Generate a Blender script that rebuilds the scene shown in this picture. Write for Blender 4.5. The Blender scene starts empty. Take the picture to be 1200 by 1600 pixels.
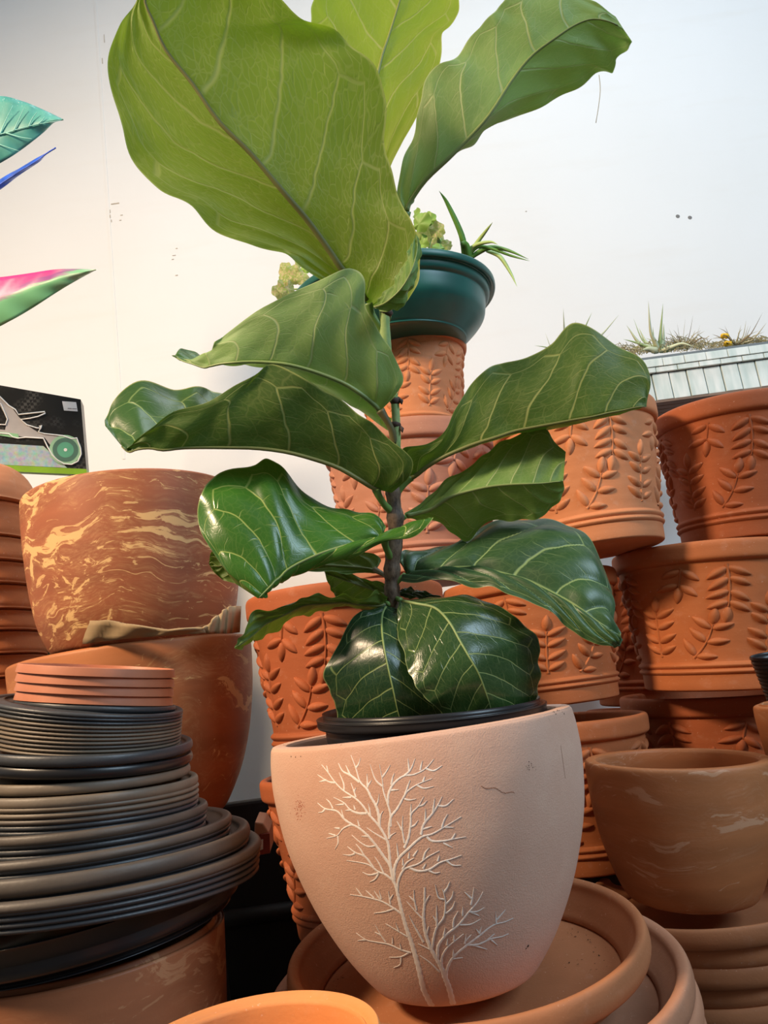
import bpy, math, random
import numpy as np
from mathutils import Vector, Matrix
from mathutils.bvhtree import BVHTree
C = bpy.context.scene.collection
SC = bpy.context.scene
random.seed(7)
rad = math.radians

# ---------------------------------------------------------------- camera
FPX = 1202.0
CAM = Vector((0, 0, 0.55))
pitch, roll = rad(13.0), rad(8.0)
FW = Vector((0, math.cos(pitch), math.sin(pitch)))
_u0 = Vector((0, -math.sin(pitch), math.cos(pitch)))
_r0 = Vector((1, 0, 0))
RT = math.cos(roll) * _r0 - math.sin(roll) * _u0
UP = math.sin(roll) * _r0 + math.cos(roll) * _u0
cd = bpy.data.cameras.new('camera')
cam = bpy.data.objects.new('camera', cd); C.objects.link(cam)
M = Matrix((RT, UP, -FW)).transposed().to_4x4(); M.translation = CAM
cam.matrix_world = M
cd.sensor_fit = 'VERTICAL'; cd.sensor_height = 24; cd.lens = FPX / 1600 * 24
cd.clip_start = .02
SC.camera = cam

# ---------------------------------------------------------------- world, lights, exposure
SC.view_settings.view_transform = 'Standard'; SC.view_settings.look = 'None'
SC.view_settings.gamma = 1; SC.view_settings.use_curve_mapping = False
SC.view_settings.exposure = -0.06
w = bpy.data.worlds.new('world'); SC.world = w; w.use_nodes = True
w.node_tree.nodes['Background'].inputs[0].default_value = (1, .93, .86, 1)
w.node_tree.nodes['Background'].inputs[1].default_value = .16
def area(name, loc, target, sx, sy, power, col):
    l = bpy.data.lights.new(name, 'AREA'); l.shape = 'RECTANGLE'; l.size = sx; l.size_y = sy
    l.energy = power; l.color = col
    o = bpy.data.objects.new(name, l); C.objects.link(o); o.location = loc
    o.rotation_euler = (Vector(target) - Vector(loc)).to_track_quat('-Z', 'Y').to_euler()
    return o
area('window_daylight', (2.3, -.7, 2.3), (.3, 1.2, .6), 1.1, 1.3, 66, (.60, .81, 1))
area('warm_ceiling_lamp', (-1.6, -.3, 2.2), (-.1, 1.4, .3), .38, .38, 47, (1, .74, .49)).data.spread = rad(125)
area('cool_ceiling_lamp', (.4, 1.0, 3.05), (.4, .9, 0), 1.5, .3, 18, (.84, .93, 1))

# ---------------------------------------------------------------- helpers
def P(u, v, d):
    """pixel of the photo + distance along the view axis -> point in the room"""
    return CAM + ray(u, v) * float(d)
def ray(u, v): return FW + RT * ((float(u) - 600) / FPX) - UP * ((float(v) - 800) / FPX)
FLOOR = 0.05

def tag(o, label=None, cat=None, group=None, kind=None):
    if label: o['label'] = label
    if cat: o['category'] = cat
    if group: o['group'] = group
    if kind: o['kind'] = kind
    return o
def empty(name, loc=(0, 0, 0), mat=None):
    o = bpy.data.objects.new(name, None); C.objects.link(o); o.empty_display_size = .02
    if mat is not None: o.matrix_world = mat
    else: o.location = loc
    return o
def mesh(name, V, F, m, smooth=True):
    me = bpy.data.meshes.new(name); me.from_pydata([tuple(v) for v in V], [], [tuple(f) for f in F]); me.update()
    if smooth: me.polygons.foreach_set('use_smooth', [True] * len(me.polygons))
    if m: me.materials.append(m)
    return me
def link(name, me, parent=None, mat=None):
    o = bpy.data.objects.new(name, me); C.objects.link(o)
    if parent: o.parent = parent
    if mat is not None: o.matrix_local = mat
    return o
def obj(name, V, F, m, parent=None, smooth=True):
    """vertices are room coordinates when the parent is translation only, else local"""
    return link(name, mesh(name, V, F, m, smooth), parent)
def rel(V, root):
    l = root.location
    return [Vector(v) - l for v in V]

def lathe(prof, n=96):
    V = []; F = []; k = len(prof)
    rings = []
    for r, z in prof:
        if r < 1e-6:
            rings.append([len(V)]); V.append((0, 0, z))
        else:
            rings.append(list(range(len(V), len(V) + n)))
            V += [(r * math.cos(2 * math.pi * i / n), r * math.sin(2 * math.pi * i / n), z) for i in range(n)]
    for a, b in zip(rings, rings[1:]):
        for i in range(n):
            j = (i + 1) % n
            if len(a) == 1 and len(b) == 1: continue
            if len(a) == 1: F.append((a[0], b[j], b[i]))
            elif len(b) == 1: F.append((a[i], a[j], b[0]))
            else: F.append((a[i], a[j], b[j], b[i]))
    return V, F
def smoothprof(pts, sub=4):
    """catmull-rom through profile points; a point given as (r,z,1) is a corner"""
    out = []
    n = len(pts)
    for i in range(n - 1):
        p1, p2 = pts[i], pts[i + 1]
        p0 = pts[i - 1] if i > 0 and len(p1) < 3 else p1
        p3 = pts[i + 2] if i + 2 < n and len(p2) < 3 else p2
        for s in range(sub):
            t = s / sub
            out.append(tuple(.5 * ((2 * p1[k]) + (-p0[k] + p2[k]) * t + (2 * p0[k] - 5 * p1[k] + 4 * p2[k] - p3[k]) * t * t
                             + (-p0[k] + 3 * p1[k] - 3 * p2[k] + p3[k]) * t ** 3) for k in (0, 1)))
    out.append(pts[-1][:2])
    return [(max(r, 0), z) for r, z in out]
def tube(pts, radii, n=8, cap=True):
    pts = [Vector(p) for p in pts]
    radii = [float(x) for x in radii] if hasattr(radii, '__len__') else [float(radii)] * len(pts)
    V = []; F = []
    t0 = (pts[1] - pts[0]).normalized()
    ref = Vector((0, 0, 1)) if abs(t0.z) < .9 else Vector((1, 0, 0))
    a = t0.cross(ref).normalized()
    for i, p in enumerate(pts):
        t = (pts[min(i + 1, len(pts) - 1)] - pts[max(i - 1, 0)]).normalized()
        a = (a - t * a.dot(t)).normalized(); b = t.cross(a)
        V += [p + radii[i] * (math.cos(2 * math.pi * k / n) * a + math.sin(2 * math.pi * k / n) * b) for k in range(n)]
    for i in range(len(pts) - 1):
        for k in range(n):
            F.append((i * n + k, i * n + (k + 1) % n, (i + 1) * n + (k + 1) % n, (i + 1) * n + k))
    if cap:
        F.append(tuple(range(n))[::-1]); F.append(tuple((len(pts) - 1) * n + k for k in range(n)))
    return V, F
def crv(pts, n):
    """catmull-rom resample of a list of tuples"""
    A = np.array(pts, float); m = len(A)
    t = np.linspace(0, m - 1, n); i = np.minimum(t.astype(int), m - 2); f = (t - i)[:, None]
    p0 = A[np.maximum(i - 1, 0)]; p1 = A[i]; p2 = A[i + 1]; p3 = A[np.minimum(i + 2, m - 1)]
    p0 = np.where((i == 0)[:, None], 2 * p1 - p2, p0)
    p3 = np.where((i == m - 2)[:, None], 2 * p2 - p1, p3)
    return .5 * (2 * p1 + (p2 - p0) * f + (2 * p0 - 5 * p1 + 4 * p2 - p3) * f ** 2 + (-p0 + 3 * p1 - 3 * p2 + p3) * f ** 3)
class MB:
    def __init__(s): s.V = []; s.F = []
    def add(s, V, F):
        b = len(s.V); s.V += [tuple(v) for v in V]; s.F += [tuple(i + b for i in f) for f in F]; return s
    def box(s, c, d, R=None):
        c = Vector(c); V = []
        for x in (-1, 1):
            for y in (-1, 1):
                for z in (-1, 1):
                    o = Vector((x * d[0] / 2, y * d[1] / 2, z * d[2] / 2))
                    V.append(c + (R @ o if R else o))
        return s.add(V, [(0, 1, 3, 2), (4, 6, 7, 5), (0, 4, 5, 1), (2, 3, 7, 6), (0, 2, 6, 4), (1, 5, 7, 3)])
def bevel(o, w=.002, seg=2):
    b = o.modifiers.new('bevel', 'BEVEL'); b.width = w; b.segments = seg; b.limit_method = 'ANGLE'
    return o

# ---------------------------------------------------------------- node helpers
class NT:
    def __init__(s, name):
        s.m = bpy.data.materials.new(name); s.m.use_nodes = True; s.t = s.m.node_tree; s.t.nodes.clear()
        s.out = s.t.nodes.new('ShaderNodeOutputMaterial')
    def node(s, ty, **kw):
        n = s.t.nodes.new(ty)
        for k, v in kw.items():
            if k.startswith('_'): setattr(n, k[1:], v)
        return n
    def set(s, sock, v):
        if hasattr(v, 'is_output') or isinstance(v, bpy.types.NodeSocket): s.t.links.new(v, sock)
        else:
            if isinstance(v, (tuple, list)) and len(v) == 3 and sock.type == 'RGBA': v = (*v, 1)
            sock.default_value = v
    def math(s, op, a, b=0, c=None, clamp=False):
        n = s.t.nodes.new('ShaderNodeMath'); n.operation = op; n.use_clamp = clamp
        s.set(n.inputs[0], a); s.set(n.inputs[1], b)
        if c is not None: s.set(n.inputs[2], c)
        return n.outputs[0]
    def mapr(s, x, a, b, c=0, d=1, smooth=False):
        n = s.t.nodes.new('ShaderNodeMapRange'); n.clamp = True
        if smooth: n.interpolation_type = 'SMOOTHSTEP'
        s.set(n.inputs[0], x)
        for i, v in enumerate((a, b, c, d)): s.set(n.inputs[i + 1], v)
        return n.outputs[0]
    def mix(s, f, a, b):
        n = s.t.nodes.new('ShaderNodeMix'); n.data_type = 'RGBA'
        s.set(n.inputs[0], f); s.set(n.inputs[6], a); s.set(n.inputs[7], b)
        return n.outputs[2]
    def coord(s, which='Object', scale=(1, 1, 1), loc=(0, 0, 0)):
        tc = s.t.nodes.new('ShaderNodeTexCoord'); mp = s.t.nodes.new('ShaderNodeMapping')
        s.t.links.new(tc.outputs[which], mp.inputs[0]); mp.inputs[3].default_value = scale; mp.inputs[1].default_value = loc
        return mp.outputs[0]
    def noise(s, vec, scale, detail=4, rough=.5, dist=0, col=False):
        n = s.t.nodes.new('ShaderNodeTexNoise')
        s.set(n.inputs['Vector'], vec); n.inputs['Scale'].default_value = scale; n.inputs['Detail'].default_value = detail
        n.inputs['Roughness'].default_value = rough; n.inputs['Distortion'].default_value = dist
        return n.outputs['Color' if col else 'Fac']
    def vadd(s, a, b, op='ADD'):
        n = s.t.nodes.new('ShaderNodeVectorMath'); n.operation = op
        s.set(n.inputs[0], a)
        if op == 'SCALE': s.set(n.inputs[3], b)
        else: s.set(n.inputs[1], b)
        return n.outputs[0]
    def bump(s, h, strength=.3, dist=.001):
        n = s.t.nodes.new('ShaderNodeBump'); n.inputs['Strength'].default_value = strength
        n.inputs['Distance'].default_value = dist; s.set(n.inputs['Height'], h); return n.outputs[0]
    def bsdf(s, col, rough=.6, normal=None, spec=.5, link=True, **kw):
        n = s.t.nodes.new('ShaderNodeBsdfPrincipled'); s.set(n.inputs['Base Color'], col); s.set(n.inputs['Roughness'], rough)
        s.set(n.inputs['Specular IOR Level'], spec)
        if normal is not None: s.set(n.inputs['Normal'], normal)
        for k, v in kw.items(): s.set(n.inputs[k.replace('_', ' ')], v)
        if link: s.t.links.new(n.outputs[0], s.out.inputs[0])
        return n.outputs[0]
def offs(k=31):
    r = random.Random(k); return (r.random() * 10, r.random() * 10, r.random() * 10)
def plain(name, col, rough=.6, bump=0, scale=200, var=.12, **kw):
    t = NT(name); c = t.coord()
    n = t.noise(c, scale * .12, 5)
    cc = t.mix(t.mapr(n, .3, .7), tuple(x * (1 - var) for x in col), tuple(min(1, x * (1 + var)) for x in col))
    nm = t.bump(t.noise(c, scale, 4), bump) if bump else None
    t.bsdf(cc, rough, nm, **kw); return t.m
def terracotta(name, col, dusty=.15, seed=1, rough=.72, bump=.35):
    t = NT(name); c = t.coord(loc=offs(seed))
    oi = t.node('ShaderNodeObjectInfo').outputs['Random']
    c = t.vadd(c, t.vadd((3.1, 1.7, 2.3), oi, 'SCALE'))
    n1 = t.noise(c, 7, 5, .6); n2 = t.noise(c, 45, 6, .6); 
    band = t.noise(t.vadd(c, (1, 1, 14), 'MULTIPLY'), 5, 3)
    a = t.mix(t.mapr(n1, .3, .7), tuple(x * .84 for x in col), tuple(x * 1.12 for x in col))
    a = t.mix(t.math('MULTIPLY', t.mapr(band, .45, .7), .35), a, tuple(x * y for x, y in zip(col, (1.2, 1.35, 1.5))))
    a = t.mix(t.math('MULTIPLY', t.mapr(n2, .58, .78), dusty), a, (.74, .52, .4))
    spk = t.noise(c, 260, 2)
    a = t.mix(t.math('MULTIPLY', t.mapr(spk, .7, .76), .35), a, (.85, .6, .45))
    nm = t.bump(t.math('ADD', t.noise(c, 330, 4), t.math('MULTIPLY', band, 1.2)), bump, .0006)
    t.bsdf(a, t.mapr(n1, .3, .7, rough - .08, rough + .06), nm, .35)
    return t.m
def marbled(name, col, cream, seed, lo=.60, amt=1.0, zs=3.2):
    t = NT(name); c = t.coord(loc=offs(seed))
    warp = t.vadd(t.noise(c, 5.5, 3, .5, 0, True), (-.5, -.5, -.5))
    c2 = t.vadd(t.vadd(c, (1, 1, zs), 'MULTIPLY'), t.vadd(warp, .55, 'SCALE'))
    n = t.noise(c2, 3.4, 8, .62, 1.6)
    fine = t.noise(t.vadd(c2, (1, 1, 2), 'MULTIPLY'), 40, 5, .7)
    patch = t.noise(c, 6, 2)
    m = t.math('ADD', n, t.math('MULTIPLY', t.math('SUBTRACT', fine, .5), .10))
    m = t.math('ADD', m, t.math('MULTIPLY', t.math('SUBTRACT', patch, .5), .22))
    core = t.mapr(m, lo, lo + .022)
    smear = t.math('MULTIPLY', t.mapr(m, lo - .13, lo), t.mapr(fine, .42, .68))
    n_b = t.noise(t.vadd(c2, (1.2, 1.2, 2.0), 'MULTIPLY'), 6.5, 7, .6, 2.2)
    core = t.math('MAXIMUM', core, t.math('MULTIPLY', t.mapr(t.math('ADD', n_b, t.math('MULTIPLY', t.math('SUBTRACT', fine, .5), .12)), lo + .045, lo + .07), .8))
    f = t.math('MULTIPLY', t.math('MAXIMUM', core, t.math('MULTIPLY', smear, .4)), amt)
    n1 = t.noise(t.vadd(c, (1, 1, 5), 'MULTIPLY'), 6, 4)
    a = t.mix(t.mapr(n1, .3, .7), tuple(x * .82 for x in col), tuple(x * 1.15 for x in col))
    a = t.mix(f, a, cream)
    nm = t.bump(t.noise(c, 300, 3), .25, .0005)
    t.bsdf(a, .55, nm, .4); return t.m

MAT = {}
MAT['terra'] = terracotta('terracotta', (.47, .145, .048), seed=3)
MAT['terra_light'] = terracotta('terracotta_light', (.62, .235, .10), seed=4, dusty=.3)
MAT['terra_pink'] = terracotta('terracotta_dusty_pink', (.50, .22, .14), seed=5, dusty=.3)
MAT['terra_red'] = terracotta('terracotta_red', (.40, .105, .036), seed=6)
MAT['terra_orange'] = terracotta('terracotta_orange', (.72, .27, .085), seed=8, dusty=.1)
MAT['saucer'] = terracotta('terracotta_saucer', (.42, .16, .066), seed=9, dusty=.12)
MAT['saucer_pale'] = terracotta('terracotta_saucer_pale', (.47, .22, .125), seed=10, dusty=.2)
MAT['plastic_terra'] = plain('terracotta_plastic', (.52, .19, .10), .5)
MAT['marble_a'] = marbled('marbled_clay_bold', (.33, .105, .046), (.74, .46, .20), 17, lo=.555, zs=4.2)
MAT['marble_b'] = marbled('marbled_clay_lower', (.46, .165, .06), (.74, .47, .2), 12, lo=.60)
MAT['marble_c'] = marbled('marbled_clay_brown', (.33, .125, .055), (.55, .3, .15), 13, lo=.57, amt=.6, zs=4)
MAT['marble_d'] = marbled('marbled_clay_faint', (.50, .185, .068), (.82, .52, .34), 14, lo=.625, amt=.45, zs=6)
MAT['grey'] = plain('grey_brown_plastic', (.085, .068, .054), .5, .2, 300)
MAT['tan'] = plain('tan_grey_plastic', (.16, .125, .09), .5, .2, 300)
MAT['slate'] = plain('slate_plastic', (.042, .045, .05), .42, .2, 300)
MAT['black'] = plain('black_plastic', (.012, .012, .014), .34, 0)
MAT['blackmatte'] = plain('black_matte_plastic', (.016, .013, .012), .6, .2)
MAT['green_plastic'] = plain('green_plastic', (.012, .115, .095), .38, 0)
MAT['soil'] = plain('soil', (.035, .02, .012), .95, 1, 120, .4)
MAT['white'] = plain('etched_white', (.93, .84, .78), .8, 0)

# ---------------------------------------------------------------- the setting
def wallmat():
    t = NT('painted_wall'); c = t.coord()
    n = t.noise(c, 1.3, 4); n2 = t.noise(t.vadd(c, (1, 1, 6), 'MULTIPLY'), 3, 3)
    a = t.mix(t.mapr(n, .3, .7), (.80, .79, .77), (.85, .845, .84))
    a = t.mix(t.math('MULTIPLY', t.mapr(n2, .55, .75), .25), a, (.78, .74, .69))
    b = t.bump(t.math('ADD', t.noise(c, 60, 3), t.math('MULTIPLY', t.noise(c, 4, 2), 2)), .12, .002)
    t.bsdf(a, .75, b, .2); return t.m
WM = wallmat()
WY = 2.0
mb = MB().box((0, WY + .05, 1.55), (5.2, .1, 3.1)); tag(obj('wall_back', mb.V, mb.F, WM, smooth=False), 'off-white painted back wall', kind='structure')
mb = MB().box((-2.5, .6, 1.55), (.1, 2.7, 3.1)); tag(obj('wall_left', mb.V, mb.F, WM, smooth=False), kind='structure')
mb = MB().box((0, .5, 3.15), (5.2, 3.1, .1)); tag(obj('ceiling', mb.V, mb.F, plain('ceiling_paint', (.8, .8, .78), .8), smooth=False), kind='structure')
mb = MB().box((0, .5, FLOOR - .05), (5.2, 3.1, .1)); tag(obj('floor', mb.V, mb.F, plain('dark_floor', (.035, .028, .024), .6, .3, 60), smooth=False), 'dark floor under the pots', kind='structure')
# panel seam: a thin proud strip of joint compound running down the wall
def wallpt(u, v, off=.0):
    r = ray(u, v)
    return CAM + r * ((WY - off - CAM.y) / r.y)
MAT['joint'] = plain('joint_compound', (.80, .78, .74), .8, .3)
a_, b_ = wallpt(160, -60), wallpt(176, 720)
mb = MB().box(((a_.x + b_.x) / 2, WY - .0006, (a_.z + b_.z) / 2), (.008, .0012, abs(a_.z - b_.z)))
tag(obj('trim_1', mb.V, mb.F, WM, smooth=False), 'faint panel joint running down the left of the wall', kind='structure')
def wall_marks():
    k = MB(); r = random.Random(3)
    for (u, v, w_, h_) in [(180, 318, .024, .003), (172, 330, .002, .01), (172, 338, .003, .01), (174, 345, .002, .008), (190, 336, .007, .0015), (188, 344, .006, .0015),
                           (276, 388, .005, .002), (272, 399, .01, .001), (270, 405, .006, .0015), (276, 430, .007, .002), (160, 95, .002, .02), (163, 60, .0015, .03), (822, 330, .004, .002)]:
        c = wallpt(u, v, .0008); k.box(c, (w_, .0012, h_))
    return k
k = wall_marks()
tag(obj('trim_2', k.V, k.F, plain('wall_scrapes', (.52, .46, .38), .9), smooth=False), 'small chips and scrapes in the wall paint', kind='structure')
for q, (u, v) in enumerate([(1059, 338), (1078, 340)]):
    V, F = lathe([(0, .0008), (.0028, .0008), (.004, .0002), (.0052, .001), (.006, 0)], 14)
    me = mesh('wall_plug', V, F, plain('screw_hole', (.2, .19, .18), .8))
    o = link('wall_plug', me); c = wallpt(u, v); o.matrix_world = Matrix.Translation(c) @ Matrix.Rotation(rad(90), 4, 'X')
    tag(o, ['small empty screw hole in the wall, left of the two at right', 'small empty screw hole in the wall, right of the two at right'][q], 'screw hole')

# ---------------------------------------------------------------- lathe placing
def frame_up(base, axis):
    z = axis.normalized(); x = (Vector((1, 0, 0)) - z * z.x).normalized(); y = z.cross(x)
    m = Matrix((x, y, z)).transposed().to_4x4(); m.translation = base; return m
def axis_fit(ut, vt, ub, vb, d):
    """top centre at depth d; the base centre lies on its own ray, as near as can be straight below"""
    T = P(ut, vt, d); r = ray(ub, vb)
    # nearest point on ray CAM + s r to vertical line through T
    a = Vector((r.x, r.y)); s = a.dot(Vector((T.x - CAM.x, T.y - CAM.y))) / a.dot(a)
    B = CAM + r * s
    return T, B
def tilt_frame(u, v, d, slope, m):
    """centre + normal of a disc that shows as an ellipse with its long axis at slope degrees and minor/major = m (m>0 seen from above)"""
    c = P(u, v, d); V = (c - CAM).normalized()
    A = math.cos(rad(slope)) * RT + math.sin(rad(slope)) * UP
    A = (A - V * A.dot(V)).normalized(); B = A.cross(V).normalized()
    if B.dot(UP) < 0: B = -B
    n = (-V * m + B * math.sqrt(1 - m * m)).normalized()
    x = A; y = n.cross(x)
    mm = Matrix((x, y, n)).transposed().to_4x4(); mm.translation = c
    return mm

# ---------------------------------------------------------------- embossed pots
EH, ERT = .25, .13
def erad(z): return .1045 + (.122 - .1045) * (z - .055) / (.215 - .055)
eprof = smoothprof([(0, 0, 1), (.098, 0, 1), (.1015, .002), (.1025, .006), (.1032, .022), (.1035, .028, 1), (.1055, .0295), (.1075, .033), (.1055, .0365), (.1043, .038, 1), (.106, .0395), (.108, .0432), (.106, .047), (.1042, .0485, 1),
                    (.105, .06), (.1122, .125), (.1215, .211), (.1222, .2145, 1), (.1262, .2165), (.129, .221), (.1296, .232), (.1296, .243), (.1275, .2485), (.123, .25), (.119, .2475), (.117, .24), (.113, .2),
                    (.106, .1), (.097, .015), (.092, .010), (.0, .010, 1)], 3)
EM = mesh('embossed_pot_body', *lathe(eprof, 112), MAT['terra'])
def emb_leaf(mb, s0, t0, ang, L=.034, W=.0125, H=.0052):
    """raised almond leaf in (arc, height) coordinates wrapped on the pot wall"""
    nu, nv = 8, 10; V = []
    dx, dy = math.sin(ang), math.cos(ang)
    for j in range(nv + 1):
        q = j / nv; ww = W * .5 * math.sin(math.pi * q ** .85) ** .8 + .0004
        for i in range(nu + 1):
            p = i / nu * 2 - 1
            s = s0 + dx * L * q + dy * ww * p; tt = t0 + dy * L * q - dx * ww * p
            h = H * (math.cos(p * math.pi / 2) ** .7 if abs(p) < 1 else 0) * math.sin(math.pi * min(1, max(0, q))) ** .6 - .0004
            V.append(wrap(s, tt, h))
    F = [(j * (nu + 1) + i, j * (nu + 1) + i + 1, (j + 1) * (nu + 1) + i + 1, (j + 1) * (nu + 1) + i) for j in range(nv) for i in range(nu)]
    mb.add(V, F)
def wrap(s, z, h):
    zz = min(max(z, .05), .216); r = erad(zz) + h; th = s / .112
    return (r * math.sin(th), -r * math.cos(th), z)
def sprig(L, ang, pairs, bend, z0, s0=0, seed=0):
    mb = MB(); rr = random.Random(seed); pts = []
    a = ang; s, z = s0, z0; n = 16
    for i in range(n + 1):
        pts.append((s, z, a)); s += math.sin(a) * L / n; z += math.cos(a) * L / n; a += bend / n
    nu = 5; V = []
    for k_, (s, z, a) in enumerate(pts):
        ww = .0026 * (1 - .55 * k_ / n)
        for i in range(nu):
            p = i / (nu - 1) * 2 - 1
            V.append(wrap(s + math.cos(a) * ww * p, z - math.sin(a) * ww * p, .0022 * math.cos(p * math.pi / 2) - .0003))
    mb.add(V, [(j * nu + i, j * nu + i + 1, (j + 1) * nu + i + 1, (j + 1) * nu + i) for j in range(n) for i in range(nu - 1)])
    for q in range(pairs):
        k_ = int(n * (.10 + .80 * q / max(1, pairs - 1)))
        s, z, a = pts[k_]
        for sg in (-1, 1):
            if z + math.cos(a + sg * .95) * .03 > .214 or z + math.cos(a + sg * .95) * .03 < .05: continue
            emb_leaf(mb, s, z, a + sg * (1.0 + rr.uniform(-.1, .1)), .031 + rr.uniform(-.003, .003))
    s, z, a = pts[-1]
    if .05 < z + math.cos(a) * .03 < .214: emb_leaf(mb, s, z, a, .03)
    return mesh('leaf_sprig', mb.V, mb.F, MAT['terra'])
SPR = [sprig(.076, 0.04, 4, .08, .060, 0, 1), sprig(.062, .75, 3, -.55, .056, .048, 2), sprig(.070, math.pi - .1, 4, .3, .208, .100, 3), sprig(.030, math.pi + .2, 2, 0, .206, .050, 4)]
def embossed_pot(ut, vt, ub, vb, d, half, label, m, rot=0, hscale=None):
    T, B = axis_fit(ut, vt, ub, vb, d)
    fm = frame_up(B, T - B); R = half / FPX * d
    sx = R / ERT; sz = (T - B).length / EH
    root = empty('embossed_pot', mat=fm @ Matrix.Rotation(rot, 4, 'Z') @ Matrix.Diagonal((sx, sx, sz, 1)))
    tag(root, label, 'pot')
    def part(nm, me, ma=None):
        o = link(nm, me, root, ma)
        if m is not MAT['terra']:
            o.material_slots[0].link = 'OBJECT'; o.material_slots[0].material = m
        return o
    part('body', EM)
    per = 5
    for k_ in range(per):
        a0 = k_ * 2 * math.pi / per
        for me, da in ((SPR[0], 0), (SPR[1], 0), (SPR[2], 0), (SPR[3], 0)):
            part('leaf_sprig', me, Matrix.Rotation(a0 + da, 4, 'Z'))
    return root
embossed_pot(640, 536, 650, 700, 1.53, 88, 'small terracotta pot with leaf relief directly beneath the green plastic planter', MAT['terra_light'], .3)
embossed_pot(640, 694, 658, 908, 1.53, 134, 'dusty pink leaf-relief pot behind the plant stem, carrying the small pot', MAT['terra_pink'], .1)
embossed_pot(538, 928, 560, 1184, 1.22, 153, 'wide red-brown leaf-relief pot behind the lower left leaves, touching the wall gap', MAT['terra_red'], .2)
embossed_pot(555, 1194, 590, 1440, 1.22, 150, 'leaf-relief pot in shadow directly behind the left edge of the peach pot', MAT['terra_red'], .9)
embossed_pot(893, 654, 932, 862, 1.36, 126, 'sunlit leaf-relief pot tilted left beneath the large right leaf, top of its stack', MAT['terra_light'], .55)
embossed_pot(824, 908, 856, 1100, 1.40, 134, 'leaf-relief pot behind the glossy lower right leaf, between upper and lowest', MAT['terra'], -.1)
embossed_pot(870, 1122, 900, 1345, 1.36, 136, 'leaf-relief pot just right of the peach pot rim, lowest of its stack', MAT['terra'], .5)
embossed_pot(1152, 648, 1180, 850, 1.40, 131, 'leaf-relief pot at right edge, top of the three under the planter tray', MAT['terra_red'], .05)
embossed_pot(1105, 861, 1132, 1074, 1.40, 145, 'leaf-relief pot at right edge, middle of the three under the planter tray', MAT['terra'], .15)
embossed_pot(1112, 1082, 1142, 1290, 1.48, 140, 'dark leaf-relief pot right behind the open smooth pot, bottom of the three', MAT['terra_red'], .75)

for i, (u, v, ub, vb, h) in enumerate([(988, 900, 1010, 1100, 86), (1003, 1110, 1020, 1310, 86)]):
    embossed_pot(u, v, ub, vb, 1.75, h, 'leaf-relief pot of the back row, ' + ['seen in the gap left of the middle right-edge pot', 'low down in the gap beside the right-edge stack'][i], MAT['terra_red'], i * .3)

# ---------------------------------------------------------------- plain lathe pots
def pot(name, prof, ut, vt, ub, vb, d, half, label, m, cat='pot', n=112, top_part=None):
    """prof in units of (rim radius, height)"""
    if vb is None: T = P(ut, vt, d); B = Vector((T.x, T.y, FLOOR))
    else: T, B = axis_fit(ut, vt, ub, vb, d)
    R = half / FPX * d; H = (T - B).length
    me = mesh(name, *lathe([(r * R, z * H) for r, z in smoothprof(prof, 5)], n), m)
    o = link(name, me); o.matrix_world = frame_up(B, T - B)
    tag(o, label, cat); o['R'] = R; o['H'] = H
    return o
bowlprof = [(0, 0, 1), (.50, 0), (.58, .012), (.66, .06), (.80, .24), (.90, .45), (.965, .68), (.99, .85), (1.0, .965), (.995, .99), (.975, 1.0), (.945, 1.0), (.925, .985), (.92, .94), (.89, .7), (.80, .4), (.62, .12), (.4, .06), (0, .06, 1)]
# the peach pot: tall egg-shaped, etched with white trees
CP = pot('etched_pot', [(0, 0, 1), (.40, 0), (.47, .006), (.53, .035), (.68, .17), (.83, .36), (.945, .58), (.995, .78), (1.0, .90), (.99, .975), (.98, .993), (.965, 1.0), (.90, 1.0), (.885, .992), (.88, .97), (.88, .85), (.80, .5), (.6, .15), (0, .08, 1)],
         657, 1133, 714, 1524, .87, 236, 'large pale peach clay pot etched with white bare trees, holding the plant', None)
def peach():
    t = NT('peach_clay'); c = t.coord()
    n1 = t.noise(c, 5, 5, .6); n2 = t.noise(c, 26, 6, .65); gr = t.noise(c, 620, 3, .7); sp = t.noise(c, 900, 2)
    a = t.mix(t.mapr(n1, .32, .68), (.64, .375, .27), (.71, .465, .355))
    a = t.mix(t.math('MULTIPLY', t.mapr(n2, .52, .75), .28), a, (.76, .55, .41))
    a = t.mix(t.math('MULTIPLY', t.mapr(sp, .62, .74), .25), a, (.9, .74, .62))
    sep = t.node('ShaderNodeSeparateXYZ'); t.t.links.new(t.coord(), sep.inputs[0])
    z = sep.outputs[2]
    # pale bloom on the lower third (mineral deposit in the clay)
    bl = t.math('MULTIPLY', t.mapr(t.math('ADD', z, t.math('MULTIPLY', n1, .08)), .16, .05), .35)
    a = t.mix(bl, a, (.64, .45, .37))
    # dark nicks and specks near the rim
    sp2 = t.math('MULTIPLY', t.mapr(t.noise(t.vadd(c, (1, 1, .35), 'MULTIPLY'), 120, 3), .735, .75), t.mapr(z, .24, .29))
    a = t.mix(t.math('MULTIPLY', sp2, .8), a, (.12, .08, .05))
    nm = t.bump(t.math('ADD', t.math('MULTIPLY', gr, 1.0), t.math('MULTIPLY', t.noise(c, 210, 3), .35)), .6, .0009)
    t.bsdf(a, .82, nm, .25); return t.m
CP.data.materials.clear(); CP.data.materials.append(peach())

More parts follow.
